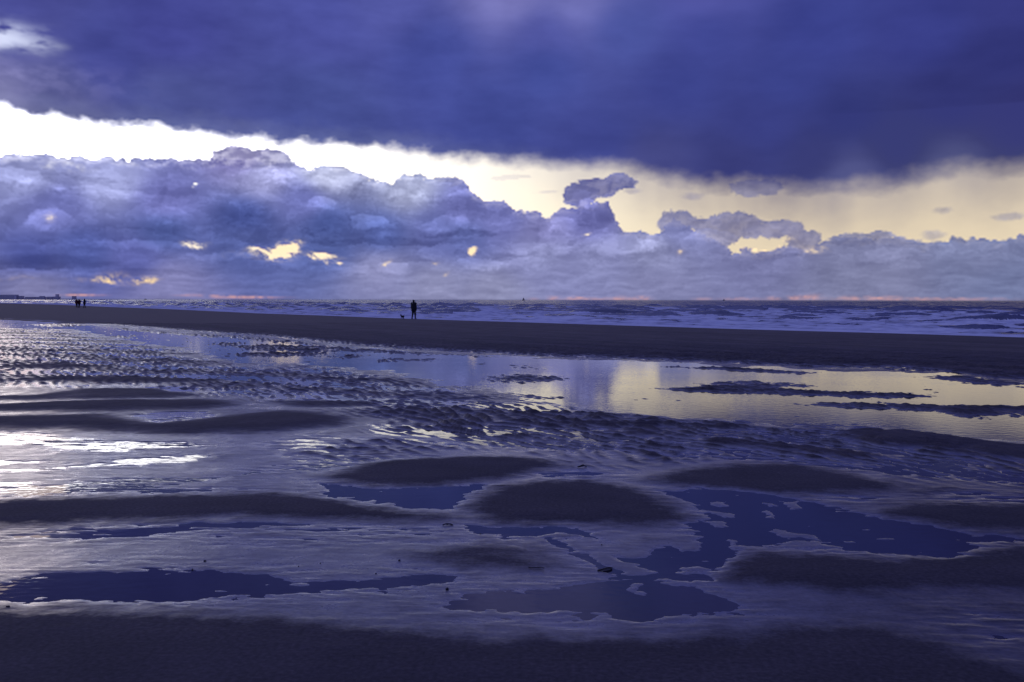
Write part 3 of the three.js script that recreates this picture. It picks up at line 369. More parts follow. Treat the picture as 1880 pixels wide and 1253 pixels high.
function setting(mesh, name, label, category) {
  mesh.name = name; mesh.receiveShadow = true; mesh.castShadow = true;
  mesh.userData = { kind: 'structure', label, category };
  scene.add(mesh);
  return mesh;
}
// a sheet of ground: rows ahead of the camera, each as wide as the beach is surveyed there
function sheet(rows, cols, halfWidth, height, box) {
  const nr = rows.length, pos = new Float32Array(nr * cols * 3), uv = new Float32Array(nr * cols * 2), idx = new Uint32Array((nr - 1) * (cols - 1) * 6);
  for (let j = 0, o = 0; j < nr; j++) for (let i = 0; i < cols; i++, o++) {
    const d = rows[j], x = (i / (cols - 1) * 2 - 1) * halfWidth(d);
    pos[o * 3] = x; pos[o * 3 + 1] = height(x, d); pos[o * 3 + 2] = -d;
    uv[o * 2] = (x - box[0]) / (box[1] - box[0]); uv[o * 2 + 1] = (d - box[2]) / (box[3] - box[2]);
  }
  for (let j = 0, o = 0; j < nr - 1; j++) for (let i = 0; i < cols - 1; i++) {
    const a = j * cols + i, b = a + 1, c = a + cols, e = c + 1;
    idx[o++] = a; idx[o++] = b; idx[o++] = c; idx[o++] = b; idx[o++] = e; idx[o++] = c;
  }
  const g = new THREE.BufferGeometry();
  g.setAttribute('position', new THREE.BufferAttribute(pos, 3)); g.setAttribute('uv', new THREE.BufferAttribute(uv, 2)); g.setIndex(new THREE.BufferAttribute(idx, 1));
  g.computeVertexNormals();
  return g;
}
const reach = (d) => 0.64 * d + 1.6;
const rowsNear = [], rowsMid = [], rowsFar = [];
for (let d = 3.4; d < 13;) { rowsNear.push(d); d += clamp(d * d / 4000, 0.010, 0.05); }
rowsNear.push(13);
for (let d = 13; d < 34; d += 0.05) rowsMid.push(d);
for (let d = 34, s = 0.05; d < 75; d += s) { rowsMid.push(d); s = Math.min(s * 1.02, 0.35); }
rowsMid.push(75);
for (let d = 75, s = 0.5; d < 700; d += s) { rowsFar.push(d); s *= 1.02; }
const COLS = 720;
setting(new THREE.Mesh(sheet(rowsNear, COLS, reach, beachHeight, [-10, 10, 3, 13]), sandMaterial(-10, 10, 3, 13, 2048, 1280, 0.5, 0.0005)), 'beach_foreground', 'wet sand flats with low mounds and shallow pools in the foreground', 'beach');
setting(new THREE.Mesh(sheet(rowsMid, COLS, reach, beachHeight, [-50, 50, 13, 75]), sandMaterial(-50, 50, 13, 75, 2048, 2048, 1.0, 0.0006)), 'beach_ripples', 'rippled sand around the long tidal pool and the near side of the sand bar', 'beach');
const farSand = new THREE.MeshStandardMaterial({ color: new THREE.Color().setRGB(0.125, 0.106, 0.090), roughness: 0.92 });
setting(new THREE.Mesh(sheet(rowsFar, 260, reach, beachHeight, [-50, 50, 13, 75]), farSand), 'sand_bar', 'distant end of the damp sand bar along the surf', 'beach');
{
  // the beach goes on beside and behind the camera
  const g = new THREE.PlaneGeometry(160, 103.4, 80, 60); g.rotateX(-Math.PI / 2); g.translate(0, 0, 48.3);
  const p = g.attributes.position;
  for (let i = 0; i < p.count; i++) p.setY(i, 0.035 + 0.02 * gn(p.getX(i) * 0.2, p.getZ(i) * 0.2) + 0.15 * sstep(20, 100, p.getZ(i)));
  g.computeVertexNormals();
  setting(new THREE.Mesh(g, new THREE.MeshStandardMaterial({ color: SAND.clone().multiplyScalar(0.72), roughness: 0.85 })), 'beach_behind', 'damp open sand beside and behind the viewpoint', 'beach');
}
// ---------------------------------------------------------------- pool water
{
  const rippleTile = tiled(512, (u, v) => clamp(0.5 + 0.3 * gn(u * 26 + v * 6, v * 44) + 0.3 * gn(u * 12, v * 22 - u * 5) + 0.14 * gn(u * 60, v * 80), 0, 1), [1, 1]);
  const box = [-60, 60, 3, 123];
  rippleTile.repeat.set(120 / 2.4, 120 / 2.4);
  const g = sheet([3.2, 6, 9, 13, 18, 24, 31, 40, 52, 66, 82, 100, 120], 24, (d) => 0.66 * d + 2, () => 0, box);
  const water = new THREE.MeshPhysicalMaterial({ color: new THREE.Color().setRGB(0.030, 0.027, 0.034), roughness: 0.035, ior: 1.333, specularIntensity: 1, bumpMap: rippleTile, bumpScale: 0.0012 });
  setting(new THREE.Mesh(g, water), 'tidal_pool_water', 'still shallow water of the tidal pools mirroring the sky', 'water');
}
// ---------------------------------------------------------------- sea with breakers
const NX = 0.823, ND = 0.568;
const offshore = (x, d) => (d - along(SHORE, x)) * 0.568;
const BREAKERS = [5, 11, 18, 26, 36, 47, 60, 76, 95, 118, 145].map((s, i) => ({ s, a: [0.12, 0.22, 0.30, 0.36, 0.42, 0.48, 0.50, 0.52, 0.50, 0.48, 0.45][i], k: i * 7.3 }));
const foamOut = { f: 0 };
function seaHeight(x, d) {
  const s = offshore(x, d), t = x * 0.568 - d * 0.823;
  foamOut.f = 0;
  if (s < -6) { return SEA - 0.35; }
  const detail = 1 - sstep(160, 420, d);
  let y = SEA, face = 0, crest = 0;
  for (let i = 0; i < BREAKERS.length; i++) {
    const b = BREAKERS[i];
    if (Math.abs(s - b.s) > 16) continue;
    const u = s - b.s - 4.5 * gn(t * 0.03 + b.k, b.k) - 2.0 * gn(t * 0.11 + b.k, 3);
    const A = 1.5 * b.a * clamp(0.30 + 1.5 * gn(t * 0.075 + b.k * 1.7, b.k + 5) + 0.7 * gn(t * 0.21, b.k), 0.03, 1.15);
    const w = u < 0 ? 0.75 + A : 2.8 + A * 2, e = Math.exp(-(u * u) / (w * w));
    y += A * e;
    if (u < 0.25) face = Math.max(face, e * sstep(0.10, 0.30, A)); else crest = Math.max(crest, e * A * 2);
  }
  const calm = sstep(0, 8, s);
  y += detail * calm * (0.13 * gn(x * 0.23, d * 0.17) + 0.13 * gn(t * 0.35 + 4, s * 0.75) + 0.08 * gn(t * 0.9, s * 1.6) + 0.04 * gn(x * 1.6, d * 1.2));
  if (s > 50) {                                       // open-water waves
    const o = sstep(50, 120, s) * (1 - sstep(1300, 1800, d)), m = gn(t * 0.012 + 5, s * 0.02);
    y += o * (0.17 * Math.sin(s * 0.62 + 3.2 * gn(t * 0.05, s * 0.04)) * (0.8 + m) + 0.26 * gn(x * 0.11 + 3, d * 0.16) + 0.18 * gn(x * 0.22, d * 0.30 + 9));
  }
  y -= 0.02 * sstep(3, 0, s) + (s < 0 ? 0.04 * -s : 0);
  // foam: washed nearly everywhere in the surf, breaking into patches and streaks further out
  const n = fbm(t * 0.16 + 3, s * 0.34, 4) + 0.55 * gn(t * 0.8, s * 1.5) + 0.3 * gn(t * 2.1, s * 3);
  let f = n + 0.50 - 0.0022 * s - 1.3 * sstep(0.15, 0.5, face) + 0.6 * crest;
  if (s > 105) f -= 0.010 * (s - 105);
  if (s < 3.2 + 1.2 * gn(t * 0.3, 7)) f = Math.max(f, 0.5);
  if (s > 190) f = -1;
  foamOut.f = f;
  return y;
}
{
  const rows = [];
  for (let d = 34; d < 160; d += 0.45) rows.push(d);
  rows.push(160);
  const out = []; for (let d = 160; d < 1600; d += lerp(1.1, 3.4, sstep(160, 1500, d))) out.push(d);
  for (let d = 1600, s = 6; d < 45000; d += s) { out.push(d); s *= 1.12; }
  const wide = (d) => 0.64 * d + 6, box = [0, 4, 0, 4];
  const n0 = sheet(rows, 640, wide, seaHeight, box), n1 = sheet(out, 260, wide, seaHeight, box);
  const g0 = mergeGeometries([n0, n1]);
  const p = g0.attributes.position, foam = new Float32Array(p.count);
  for (let i = 0; i < p.count; i++) { seaHeight(p.getX(i), -p.getZ(i)); foam[i] = foamOut.f; }
  const idx = g0.index.array, a = [], b = [];
  for (let i = 0; i < idx.length; i += 3) {
    const k = idx[i], l = idx[i + 1], m = idx[i + 2];
    if (p.getY(k) < SEA - 0.3 && p.getY(l) < SEA - 0.3 && p.getY(m) < SEA - 0.3) continue;
    ((foam[k] + foam[l] + foam[m]) / 3 > 0.12 ? b : a).push(k, l, m);
  }
  const tone = new Float32Array(p.count * 3);           // thick and thin foam
  for (let i = 0; i < p.count; i++) { const x = p.getX(i), d = -p.getZ(i), k = clamp(0.86 + 0.8 * (foam[i] - 0.5) + 0.35 * gn(x * 1.1, d * 0.9), 0.40, 1); tone[i * 3] = k * 0.97; tone[i * 3 + 1] = k; tone[i * 3 + 2] = Math.min(1, k * 1.06); }
  const g1 = g0.clone(), g2 = g0.clone();
  g2.setAttribute('color', new THREE.BufferAttribute(tone, 3));
  g1.setIndex(a); g2.setIndex(b);
  const N = 512, hgt = (u, v) => 0.55 * gn(u * 7, v * 5) + 0.32 * gn(u * 15 + 4, v * 12) + 0.20 * gn(u * 34, v * 29) + 0.11 * gn(u * 70, v * 64);
  const tall = new Float32Array(N * N), nm = new Uint8Array(N * N * 4);
  for (let j = 0; j < N; j++) for (let i = 0; i < N; i++) { const u = i / N, v = j / N; tall[j * N + i] = (hgt(u, v) * (1 - u) + hgt(u - 1, v) * u) * (1 - v) + (hgt(u, v - 1) * (1 - u) + hgt(u - 1, v - 1) * u) * v; }
  for (let j = 0; j < N; j++) for (let i = 0; i < N; i++) {
    const sx = (tall[j * N + (i + 1) % N] - tall[j * N + (i + N - 1) % N]) * 4.2, sy = (tall[((j + 1) % N) * N + i] - tall[((j + N - 1) % N) * N + i]) * 4.2, l = Math.hypot(sx, sy, 1), o = (j * N + i) * 4;
    nm[o] = 127.5 - sx / l * 127.5; nm[o + 1] = 127.5 - sy / l * 127.5; nm[o + 2] = 127.5 + 127.5 / l; nm[o + 3] = 255;
  }
  const chop = new THREE.DataTexture(nm, N, N, THREE.RGBAFormat); chop.wrapS = chop.wrapT = THREE.RepeatWrapping; chop.magFilter = chop.minFilter = THREE.LinearFilter; chop.repeat.set(0.33, 0.33); chop.needsUpdate = true;
  setting(new THREE.Mesh(g1, new THREE.MeshPhysicalMaterial({ color: new THREE.Color().setRGB(0.060, 0.070, 0.130), roughness: 0.25, ior: 1.333, normalMap: chop, normalScale: new THREE.Vector2(0.4, 0.4) })), 'sea', 'choppy open sea with rows of breakers running up to the horizon', 'sea');
  const f = setting(new THREE.Mesh(g2, new THREE.MeshStandardMaterial({ color: new THREE.Color().setRGB(0.9, 0.9, 0.93), roughness: 1, vertexColors: true })), 'sea_foam', 'white foam washed over the surf and the broken waves', 'foam');
  f.userData.kind = 'stuff'; f.position.y = 0.01;
  f.material.specularIntensity = 0;
}
// ---------------------------------------------------------------- things
const used = {};
const numbered = (name) => { const n = used[name] = (used[name] ?? -1) + 1; return n ? name + '_' + String(n).padStart(3, '0') : name; };
function thing(name, label, category, group) {
  const o = new THREE.Group(); o.name = numbered(name); o.userData = { label, category };
  if (group) o.userData.group = group;
  scene.add(o);
  return o;
}
function part(name, geometry, material, parent) {
  const m = new THREE.Mesh(geometry, material); m.name = name; m.castShadow = m.receiveShadow = true; parent.add(m);
  return m;
}
const matte = (r, g, b, rough = 0.9) => new THREE.MeshStandardMaterial({ color: new THREE.Color().setRGB(r, g, b), roughness: rough });
// a body from a distance field: tapered bones joined with a smooth minimum, meshed by marching cubes
function bone(px, py, pz, b) {
  const [ax, ay, az, ar, bx, by, bz, br] = b, ex = bx - ax, ey = by - ay, ez = bz - az, l = ex * ex + ey * ey + ez * ez;
  const t = l > 0 ? clamp(((px - ax) * ex + (py - ay) * ey + (pz - az) * ez) / l, 0, 1) : 0;
  return Math.hypot(px - ax - ex * t, py - ay - ey * t, pz - az - ez * t) - lerp(ar, br, t);
}
function skin(bones, grow, melt, keep, cell) {
  let lo = [1e9, 1e9, 1e9], hi = [-1e9, -1e9, -1e9];
  for (const b of bones) for (const e of [0, 4]) for (let k = 0; k < 3; k++) { lo[k] = Math.min(lo[k], b[e + k] - b[e + 3] - grow - 0.05); hi[k] = Math.max(hi[k], b[e + k] + b[e + 3] + grow + 0.05); }
  const size = Math.max(hi[0] - lo[0], hi[1] - lo[1], hi[2] - lo[2]), res = clamp(Math.ceil(size / cell), 24, 110), half = size / 2;
  const cx = (lo[0] + hi[0]) / 2, cy = (lo[1] + hi[1]) / 2, cz = (lo[2] + hi[2]) / 2;
  const mc = new MarchingCubes(res, matte(1, 1, 1), false, false, 60000);
  mc.isolation = 0;
  const h = mc.halfsize;
  for (let k = 0, o = 0; k < mc.size; k++) for (let j = 0; j < mc.size; j++) for (let i = 0; i < mc.size; i++, o++) {
    const x = cx + (i - h) / h * half, y = cy + (j - h) / h * half, z = cz + (k - h) / h * half;
    let s = 0, best = 1e9;
    for (let n = 0; n < bones.length; n++) { const q = bone(x, y, z, bones[n]); if (q < best) best = q; s += Math.exp(-q / melt); }
    let f = (s > 1e-30 ? -melt * Math.log(s) : best) - grow;
    if (keep) f = Math.max(f, keep(x, y, z));
    mc.field[o] = -f;
  }
  mc.update();
  const n = mc.count, g = new THREE.BufferGeometry(), pos = new Float32Array(n * 3), nor = new Float32Array(n * 3);
  for (let i = 0; i < n * 3; i += 3) {
    pos[i] = cx + mc.positionArray[i] * half; pos[i + 1] = cy + mc.positionArray[i + 1] * half; pos[i + 2] = cz + mc.positionArray[i + 2] * half;
  }
  g.setAttribute('position', new THREE.BufferAttribute(pos, 3));
  const m = mergeVertices(g, 1e-5); m.computeVertexNormals();
  return m;
}
const SKIN = matte(0.36, 0.22, 0.16, 0.6), HAIR = matte(0.02, 0.017, 0.015), SHOE = matte(0.03, 0.028, 0.03);
function person(label, group, { tall = 1.72, stride = 0.2, lean = 0, coat, legs, hem = 0.80, bulk = 1, hood = false, hands = 'down' }) {
  const o = thing('person', label, 'person', group);
  const k = tall / 1.75, s = stride;
  const hipL = [-0.09, 0.92, 0], hipR = [0.09, 0.92, 0], kneeL = [-0.095, 0.51, s * 0.55], kneeR = [0.095, 0.51, -s * 0.15], ankL = [-0.09, 0.09, s * 0.75], ankR = [0.09, 0.10, -s];
  const shL = [-0.185, 1.42, lean], shR = [0.185, 1.42, lean];
  const elL = hands === 'pockets' ? [-0.29, 1.14, -0.06] : [-0.245, 1.13, -s * 0.35 + lean * 0.5], elR = hands === 'pockets' ? [0.29, 1.14, -0.06] : [0.245, 1.13, s * 0.35 + lean * 0.5];
  const wrL = hands === 'pockets' ? [-0.215, 0.95, 0.10] : [-0.25, 0.885, -s * 0.4 + 0.05], wrR = hands === 'pockets' ? [0.215, 0.95, 0.10] : [0.25, 0.885, s * 0.4 + 0.06];
  const B = (a, ar, b, br) => [a[0], a[1], a[2], ar, b[0], b[1], b[2], br];
  const headC = [0, 1.635, lean * 1.3 + 0.01];
  const torso = [B([0, 0.95, 0], 0.145, [0, 1.18, lean * 0.4], 0.13), B([-0.05, 1.18, lean * 0.4], 0.125, [-0.07, 1.36, lean], 0.125), B([0.05, 1.18, lean * 0.4], 0.125, [0.07, 1.36, lean], 0.125), B(shL, 0.075, shR, 0.075)];
  const arms = [B(shL, 0.07, elL, 0.05), B(elL, 0.048, wrL, 0.034), B(shR, 0.07, elR, 0.05), B(elR, 0.048, wrR, 0.034)];
  const limbs = [B(hipL, 0.095, kneeL, 0.062), B(kneeL, 0.058, ankL, 0.042), B(hipR, 0.095, kneeR, 0.062), B(kneeR, 0.058, ankR, 0.042)];
  const feet = [B([ankL[0], 0.045, ankL[2] - 0.05], 0.042, [ankL[0] - 0.015, 0.035, ankL[2] + 0.15], 0.034), B([ankR[0], 0.055, ankR[2] - 0.05], 0.042, [ankR[0] + 0.015, 0.038, ankR[2] + 0.15], 0.034)];
  const head = [B([0, 1.40, lean], 0.058, [0, 1.54, lean * 1.2], 0.052), B([0, 1.67, headC[2] - 0.012], 0.092, [0, 1.60, headC[2] + 0.012], 0.072), B([0, 1.565, headC[2] + 0.045], 0.038, [0, 1.56, headC[2] + 0.05], 0.034), B([0, 1.625, headC[2] + 0.095], 0.012, [0, 1.60, headC[2] + 0.108], 0.014), B([-0.085, 1.64, headC[2]], 0.016, [-0.088, 1.60, headC[2]], 0.012), B([0.085, 1.64, headC[2]], 0.016, [0.088, 1.60, headC[2]], 0.012)];
  const fingers = [];
  for (const [w, e, sd] of [[wrL, elL, -1], [wrR, elR, 1]]) {
    const dx = w[0] - e[0], dy = w[1] - e[1], dz = w[2] - e[2], l = Math.hypot(dx, dy, dz), u = [dx / l, dy / l, dz / l], at = (q, z, x = 0) => [w[0] + u[0] * q + x, w[1] + u[1] * q, w[2] + u[2] * q + z];
    fingers.push(B(w, 0.030, at(0.085, 0.01), 0.036));
    [[-0.03, 0.150], [-0.01, 0.168], [0.012, 0.162], [0.032, 0.140]].forEach(([z, len]) => fingers.push(B(at(0.085, z), 0.011, at(len, z * 1.1, -sd * 0.012), 0.008), B(at(len, z * 1.1, -sd * 0.012), 0.008, at(len + 0.022, z * 1.1, -sd * 0.03), 0.007)));
    fingers.push(B(at(0.025, 0.03), 0.013, at(0.085, 0.066, -sd * 0.012), 0.010));
  }
  part('body', mergeGeometries([skin([...torso, ...arms, ...limbs], -0.012, 0.018, null, 0.022), skin(head, 0, 0.012, null, 0.011), skin(fingers, 0, 0.004, null, 0.009)]), SKIN, o);
  const skirt = hem < 0.86 ? [B([-0.07, 0.95, 0], 0.14, [-0.08, hem, s * 0.15], 0.13), B([0.07, 0.95, 0], 0.14, [0.08, hem, -s * 0.08], 0.13)] : [B([-0.05, 0.98, 0], 0.13, [0.05, 0.98, 0], 0.13)];
  const collar = B([0, 1.44, lean], 0.075, [0, 1.50, lean * 1.1], 0.068);
  part('coat', skin([...torso, ...arms, ...skirt, collar, ...(hood ? [B([0, 1.50, lean - 0.05], 0.10, [0, 1.58, lean - 0.06], 0.08)] : [])], 0.028 * bulk, 0.024, (x, y) => Math.max(hem - 0.02 - y), 0.02), coat, o);
  part('trousers', skin(limbs, 0.016, 0.02, (x, y) => Math.max(0.10 - y, y - 1.0), 0.02), legs, o);
  part('shoe', skin([feet[0]], 0.008, 0.01, null, 0.012), SHOE, o);
  part('shoe', skin([feet[1]], 0.008, 0.01, null, 0.012), SHOE, o);
  part('hair', skin([B([0, 1.675, headC[2] - 0.022], 0.099, [0, 1.60, headC[2] - 0.045], 0.075)], 0.004, 0.01, (x, y, z) => (z - headC[2] - 0.055) * 0.8 + Math.max(0, 1.67 - y) * 0.7, 0.012), HAIR, o);
  for (const e of [-0.032, 0.032]) { const eye = new THREE.SphereGeometry(0.011, 10, 8); eye.translate(e, 1.635, headC[2] + 0.079); part('eye', eye, matte(0.03, 0.02, 0.02, 0.3), o); }
  { const m = new THREE.CapsuleGeometry(0.006, 0.036, 3, 8); m.rotateZ(Math.PI / 2); m.translate(0, 1.573, headC[2] + 0.083); part('mouth', m, matte(0.25, 0.1, 0.09, 0.6), o); }
  o.scale.setScalar(k);
  return o;
}
const stand = (o, x, d, turn, y) => { o.position.set(x, y ?? beachHeight(x, d), -d); o.rotation.y = turn; };
const NAVY = matte(0.012, 0.013, 0.020), DENIM = matte(0.016, 0.018, 0.028), MAROON = matte(0.075, 0.012, 0.016), PLUM = matte(0.055, 0.012, 0.020), INK = matte(0.010, 0.011, 0.018);
// walks away along the edge of the surf
stand(person('lone person in a dark hip-length coat walking at the edge of the surf', null, { tall: 1.70, stride: 0.16, coat: NAVY, legs: DENIM, hem: 0.78, bulk: 1.15 }), -8.75, 88.6, Math.PI * 0.86, SEA - 0.03);
stand(person('person in a dark maroon coat, leftmost of the far trio on the sand bar', null, { tall: 1.74, stride: 0.12, coat: MAROON, legs: INK, hem: 0.84, bulk: 1.1 }), G1[0], G1[1], 0.5);
stand(person('person in a dark plum coat, middle of the far trio on the sand bar', null, { tall: 1.72, stride: 0.08, coat: PLUM, legs: INK, hem: 0.70, bulk: 1.15, hands: 'pockets' }), -86.18, 198.2, 0.2);
stand(person('person in a dark hooded coat standing apart at the right of the far trio', null, { tall: 1.78, stride: 0.14, coat: INK, legs: NAVY, hem: 0.76, bulk: 1.35, hood: true, hands: 'pockets' }), G3[0], G3[1], -0.7);
{
  const dog = thing('dog', 'small dark dog trotting in the surf beside the lone person', 'dog');
  const B = (a, ar, b, br) => [...a, ar, ...b, br];
  const fur = matte(0.016, 0.014, 0.016);
  const bones = [
    B([0, 0.30, 0.14], 0.088, [0, 0.31, -0.02], 0.078), B([0, 0.31, -0.02], 0.075, [0, 0.32, -0.16], 0.068),          // chest to loin
    B([0, 0.34, 0.17], 0.062, [0, 0.43, 0.26], 0.048), B([0, 0.445, 0.27], 0.056, [0, 0.44, 0.30], 0.050), B([0, 0.43, 0.33], 0.032, [0, 0.415, 0.40], 0.022),
    B([-0.038, 0.48, 0.26], 0.018, [-0.055, 0.535, 0.25], 0.010), B([0.038, 0.48, 0.26], 0.018, [0.055, 0.535, 0.25], 0.010),
    B([0, 0.36, -0.20], 0.022, [0, 0.45, -0.28], 0.014), B([0, 0.45, -0.28], 0.014, [0, 0.52, -0.26], 0.010),
  ];
  for (const [sd, f, r] of [[-1, 0.05, -0.04], [1, -0.04, 0.05]]) {
    const x = sd * 0.06;
    bones.push(B([x, 0.27, 0.14], 0.042, [x, 0.17, 0.13 + f * 0.4], 0.024), B([x, 0.17, 0.13 + f * 0.4], 0.022, [x, 0.03, 0.14 + f], 0.017), B([x, 0.022, 0.14 + f], 0.020, [x, 0.020, 0.175 + f], 0.018));
    bones.push(B([x, 0.30, -0.15], 0.052, [x, 0.20, -0.10 + r * 0.5], 0.032), B([x, 0.20, -0.10 + r * 0.5], 0.028, [x, 0.12, -0.19 + r], 0.017), B([x, 0.12, -0.19 + r], 0.016, [x, 0.03, -0.175 + r], 0.016), B([x, 0.022, -0.175 + r], 0.019, [x, 0.020, -0.14 + r], 0.017));
  }
  part('body', skin(bones, 0, 0.012, null, 0.010), fur, dog);
  for (const e of [-0.028, 0.028]) { const g = new THREE.SphereGeometry(0.007, 8, 6); g.translate(e, 0.462, 0.338); part('eye', g, matte(0.02, 0.012, 0.01, 0.2), dog); }
  { const g = new THREE.SphereGeometry(0.012, 8, 6); g.translate(0, 0.420, 0.418); part('nose', g, matte(0.01, 0.01, 0.01, 0.4), dog); }
  stand(dog, -9.75, 88.6, -0.6, SEA - 0.03);
  dog.scale.setScalar(0.85);
}
// ---------------------------------------------------------------- the far coast on the left
{
  const D = 3000, at = (px) => (px - 940) / 1828 * D, px = D / 1828;
  const n = 60, pts = [];
  for (let i = 0; i <= n; i++) { const q = lerp(-400, 190, i / n); pts.push([at(q), (q < 40 ? 4.2 : q < 100 ? 3.2 : 2.2) * (1 - sstep(110, 190, q)) * (1 + 0.3 * gn(q * 0.08, 3)) + 0.3]); }
  const pos = [], idx = [];
  pts.forEach(([x, y], i) => { const z = -D - i * 3; pos.push(x, -0.5, z + 60, x, y * 0.7, z + 25, x, y, z, x, y * 0.8, z - 120, x, -0.5, z - 200); });
  for (let i = 0; i < n; i++) for (let j = 0; j < 4; j++) { const a = i * 5 + j, b = a + 5; idx.push(a, b, a + 1, b, b + 1, a + 1); }
  const g = new THREE.BufferGeometry(); g.setAttribute('position', new THREE.Float32BufferAttribute(pos, 3)); g.setIndex(idx); g.computeVertexNormals();
  const m = setting(new THREE.Mesh(g, matte(0.5, 0.48, 0.45)), 'dune_coast', 'low strip of dunes on the horizon at the left', 'terrain');
  m.castShadow = false;
  const wall = [matte(0.82, 0.78, 0.80), matte(0.74, 0.70, 0.74), matte(0.84, 0.78, 0.78)], roofing = matte(0.5, 0.46, 0.48), pane = matte(0.35, 0.36, 0.4, 0.2);  // far coast paled: distance haze is put into the wall and dune colours
  const block = (label, x0, x1, tall, k, crown) => {
    const o = thing('apartment_block', label, 'building', 'seaside town on the horizon'), w = (x1 - x0) * px, h = tall * px, dep = 16 + 5 * k;
    o.position.set((at(x0) + at(x1)) / 2, 0.5, -D - 40 - k * 9);
    const box = (nm, a, b, c, y, mat, x = 0, z = 0) => { const q = new THREE.BoxGeometry(a, b, c); q.translate(x, y + b / 2, z); return part(nm, q, mat, o); };
    box('wall', w, h, dep, 0, wall[k % 3]);
    box('roof', w + 0.8, 0.7, dep + 0.8, h, roofing);
    if (crown) { const [c0, c1, ct] = crown; box('tower', (c1 - c0) * px, (ct - tall) * px, dep * 0.6, h + 0.71, wall[(k + 1) % 3], ((c0 + c1) / 2 - (x0 + x1) / 2) * px); box('roof', (c1 - c0) * px + 0.6, 0.6, dep * 0.6 + 0.6, ct * px + 0.72, roofing, ((c0 + c1) / 2 - (x0 + x1) / 2) * px); }
    const floors = Math.max(2, Math.floor(h / 3.1));
    for (let f = 0; f < floors; f++) box('window_band', w * 0.9, 1.2, 0.3, 1.0 + f * 3.1, pane, 0, dep / 2 + 0.12);
  };
  block('long flat-roofed block at the far left edge, largest of the horizon town', -60, 20, 8.6, 0);
  block('lower block stepping down from the long flat-roofed block at the left edge', 20.4, 27, 6.4, 1);
  block('low wide block right after the gap beside the stepped block', 32, 48, 4.6, 2);
  block('smallest low block in the horizon town, left of the pair before the tower', 48.5, 56, 3.4, 1);
  block('mid-height block with a raised middle in the horizon town', 57, 72, 4.6, 0, [62, 70, 5.8]);
  block('block directly left of the towered building in the horizon town', 73.2, 83, 5.0, 2);
  block('towered building with a tall narrow top in the horizon town', 87, 95, 5.2, 1, [89.8, 93.4, 9.2]);
  block('lone square tower block at the right end of the horizon town', 123.2, 127.6, 6.2, 0);
}
// ---------------------------------------------------------------- boats on the horizon
function boat(label, px, depth, hullL, mast, sails) {
  const o = thing(sails ? 'sailing_boat' : 'fishing_boat', label, 'boat');
  const hull = new THREE.Shape(); hull.moveTo(-hullL / 2, 0.9); hull.lineTo(hullL / 2 + 0.6, 1.2); hull.quadraticCurveTo(hullL / 2, 0.2, hullL / 2 - 1, -0.3); hull.lineTo(-hullL / 2 + 0.4, -0.3); hull.closePath();
  const hg = new THREE.ExtrudeGeometry(hull, { depth: hullL * 0.28, bevelEnabled: true, bevelSize: 0.2, bevelThickness: 0.3, bevelSegments: 2 }); hg.translate(0, 0, -hullL * 0.14);
  part('hull', hg, matte(0.05, 0.05, 0.06, 0.5), o);
  const mg = new THREE.CylinderGeometry(0.07, 0.11, mast, 8); mg.translate(0, mast / 2 + 0.8, 0); part('mast', mg, matte(0.1, 0.1, 0.1), o);
  if (sails) for (const sd of [-1, 1]) {
    const s = new THREE.Shape(); s.moveTo(sd * 0.15, 1.8); s.lineTo(sd * 0.15, mast * 0.95); s.quadraticCurveTo(sd * hullL * 0.28, mast * 0.45, sd * hullL * 0.46, 1.9); s.closePath();
    part('sail', new THREE.ExtrudeGeometry(s, { depth: 0.05, bevelEnabled: false }), matte(0.10, 0.10, 0.12), o);
  } else {
    const c = new THREE.BoxGeometry(hullL * 0.3, 2.2, hullL * 0.2); c.translate(-hullL * 0.1, 2.2, 0); part('wheelhouse', c, matte(0.09, 0.09, 0.11), o);
    const b = new THREE.CylinderGeometry(0.06, 0.06, hullL * 0.5, 6); b.rotateZ(-1.0); b.translate(hullL * 0.2, 3.2, 0); part('boom', b, matte(0.1, 0.1, 0.1), o);
  }
  o.position.set((px - 940) / 1828 * depth, SEA - 0.1, -depth); o.rotation.y = 0.35;
}
boat('tiny dark sailing boat on the horizon right of the lone person', 961, 2600, 7.5, 8.5, true);
boat('tiny dark sailing boat furthest right on the horizon under the pink clouds', 1329, 3200, 7, 6.8, true);
boat('tiny dark fishing boat on the horizon right of the far trio', 267, 2400, 7, 4.2, false);
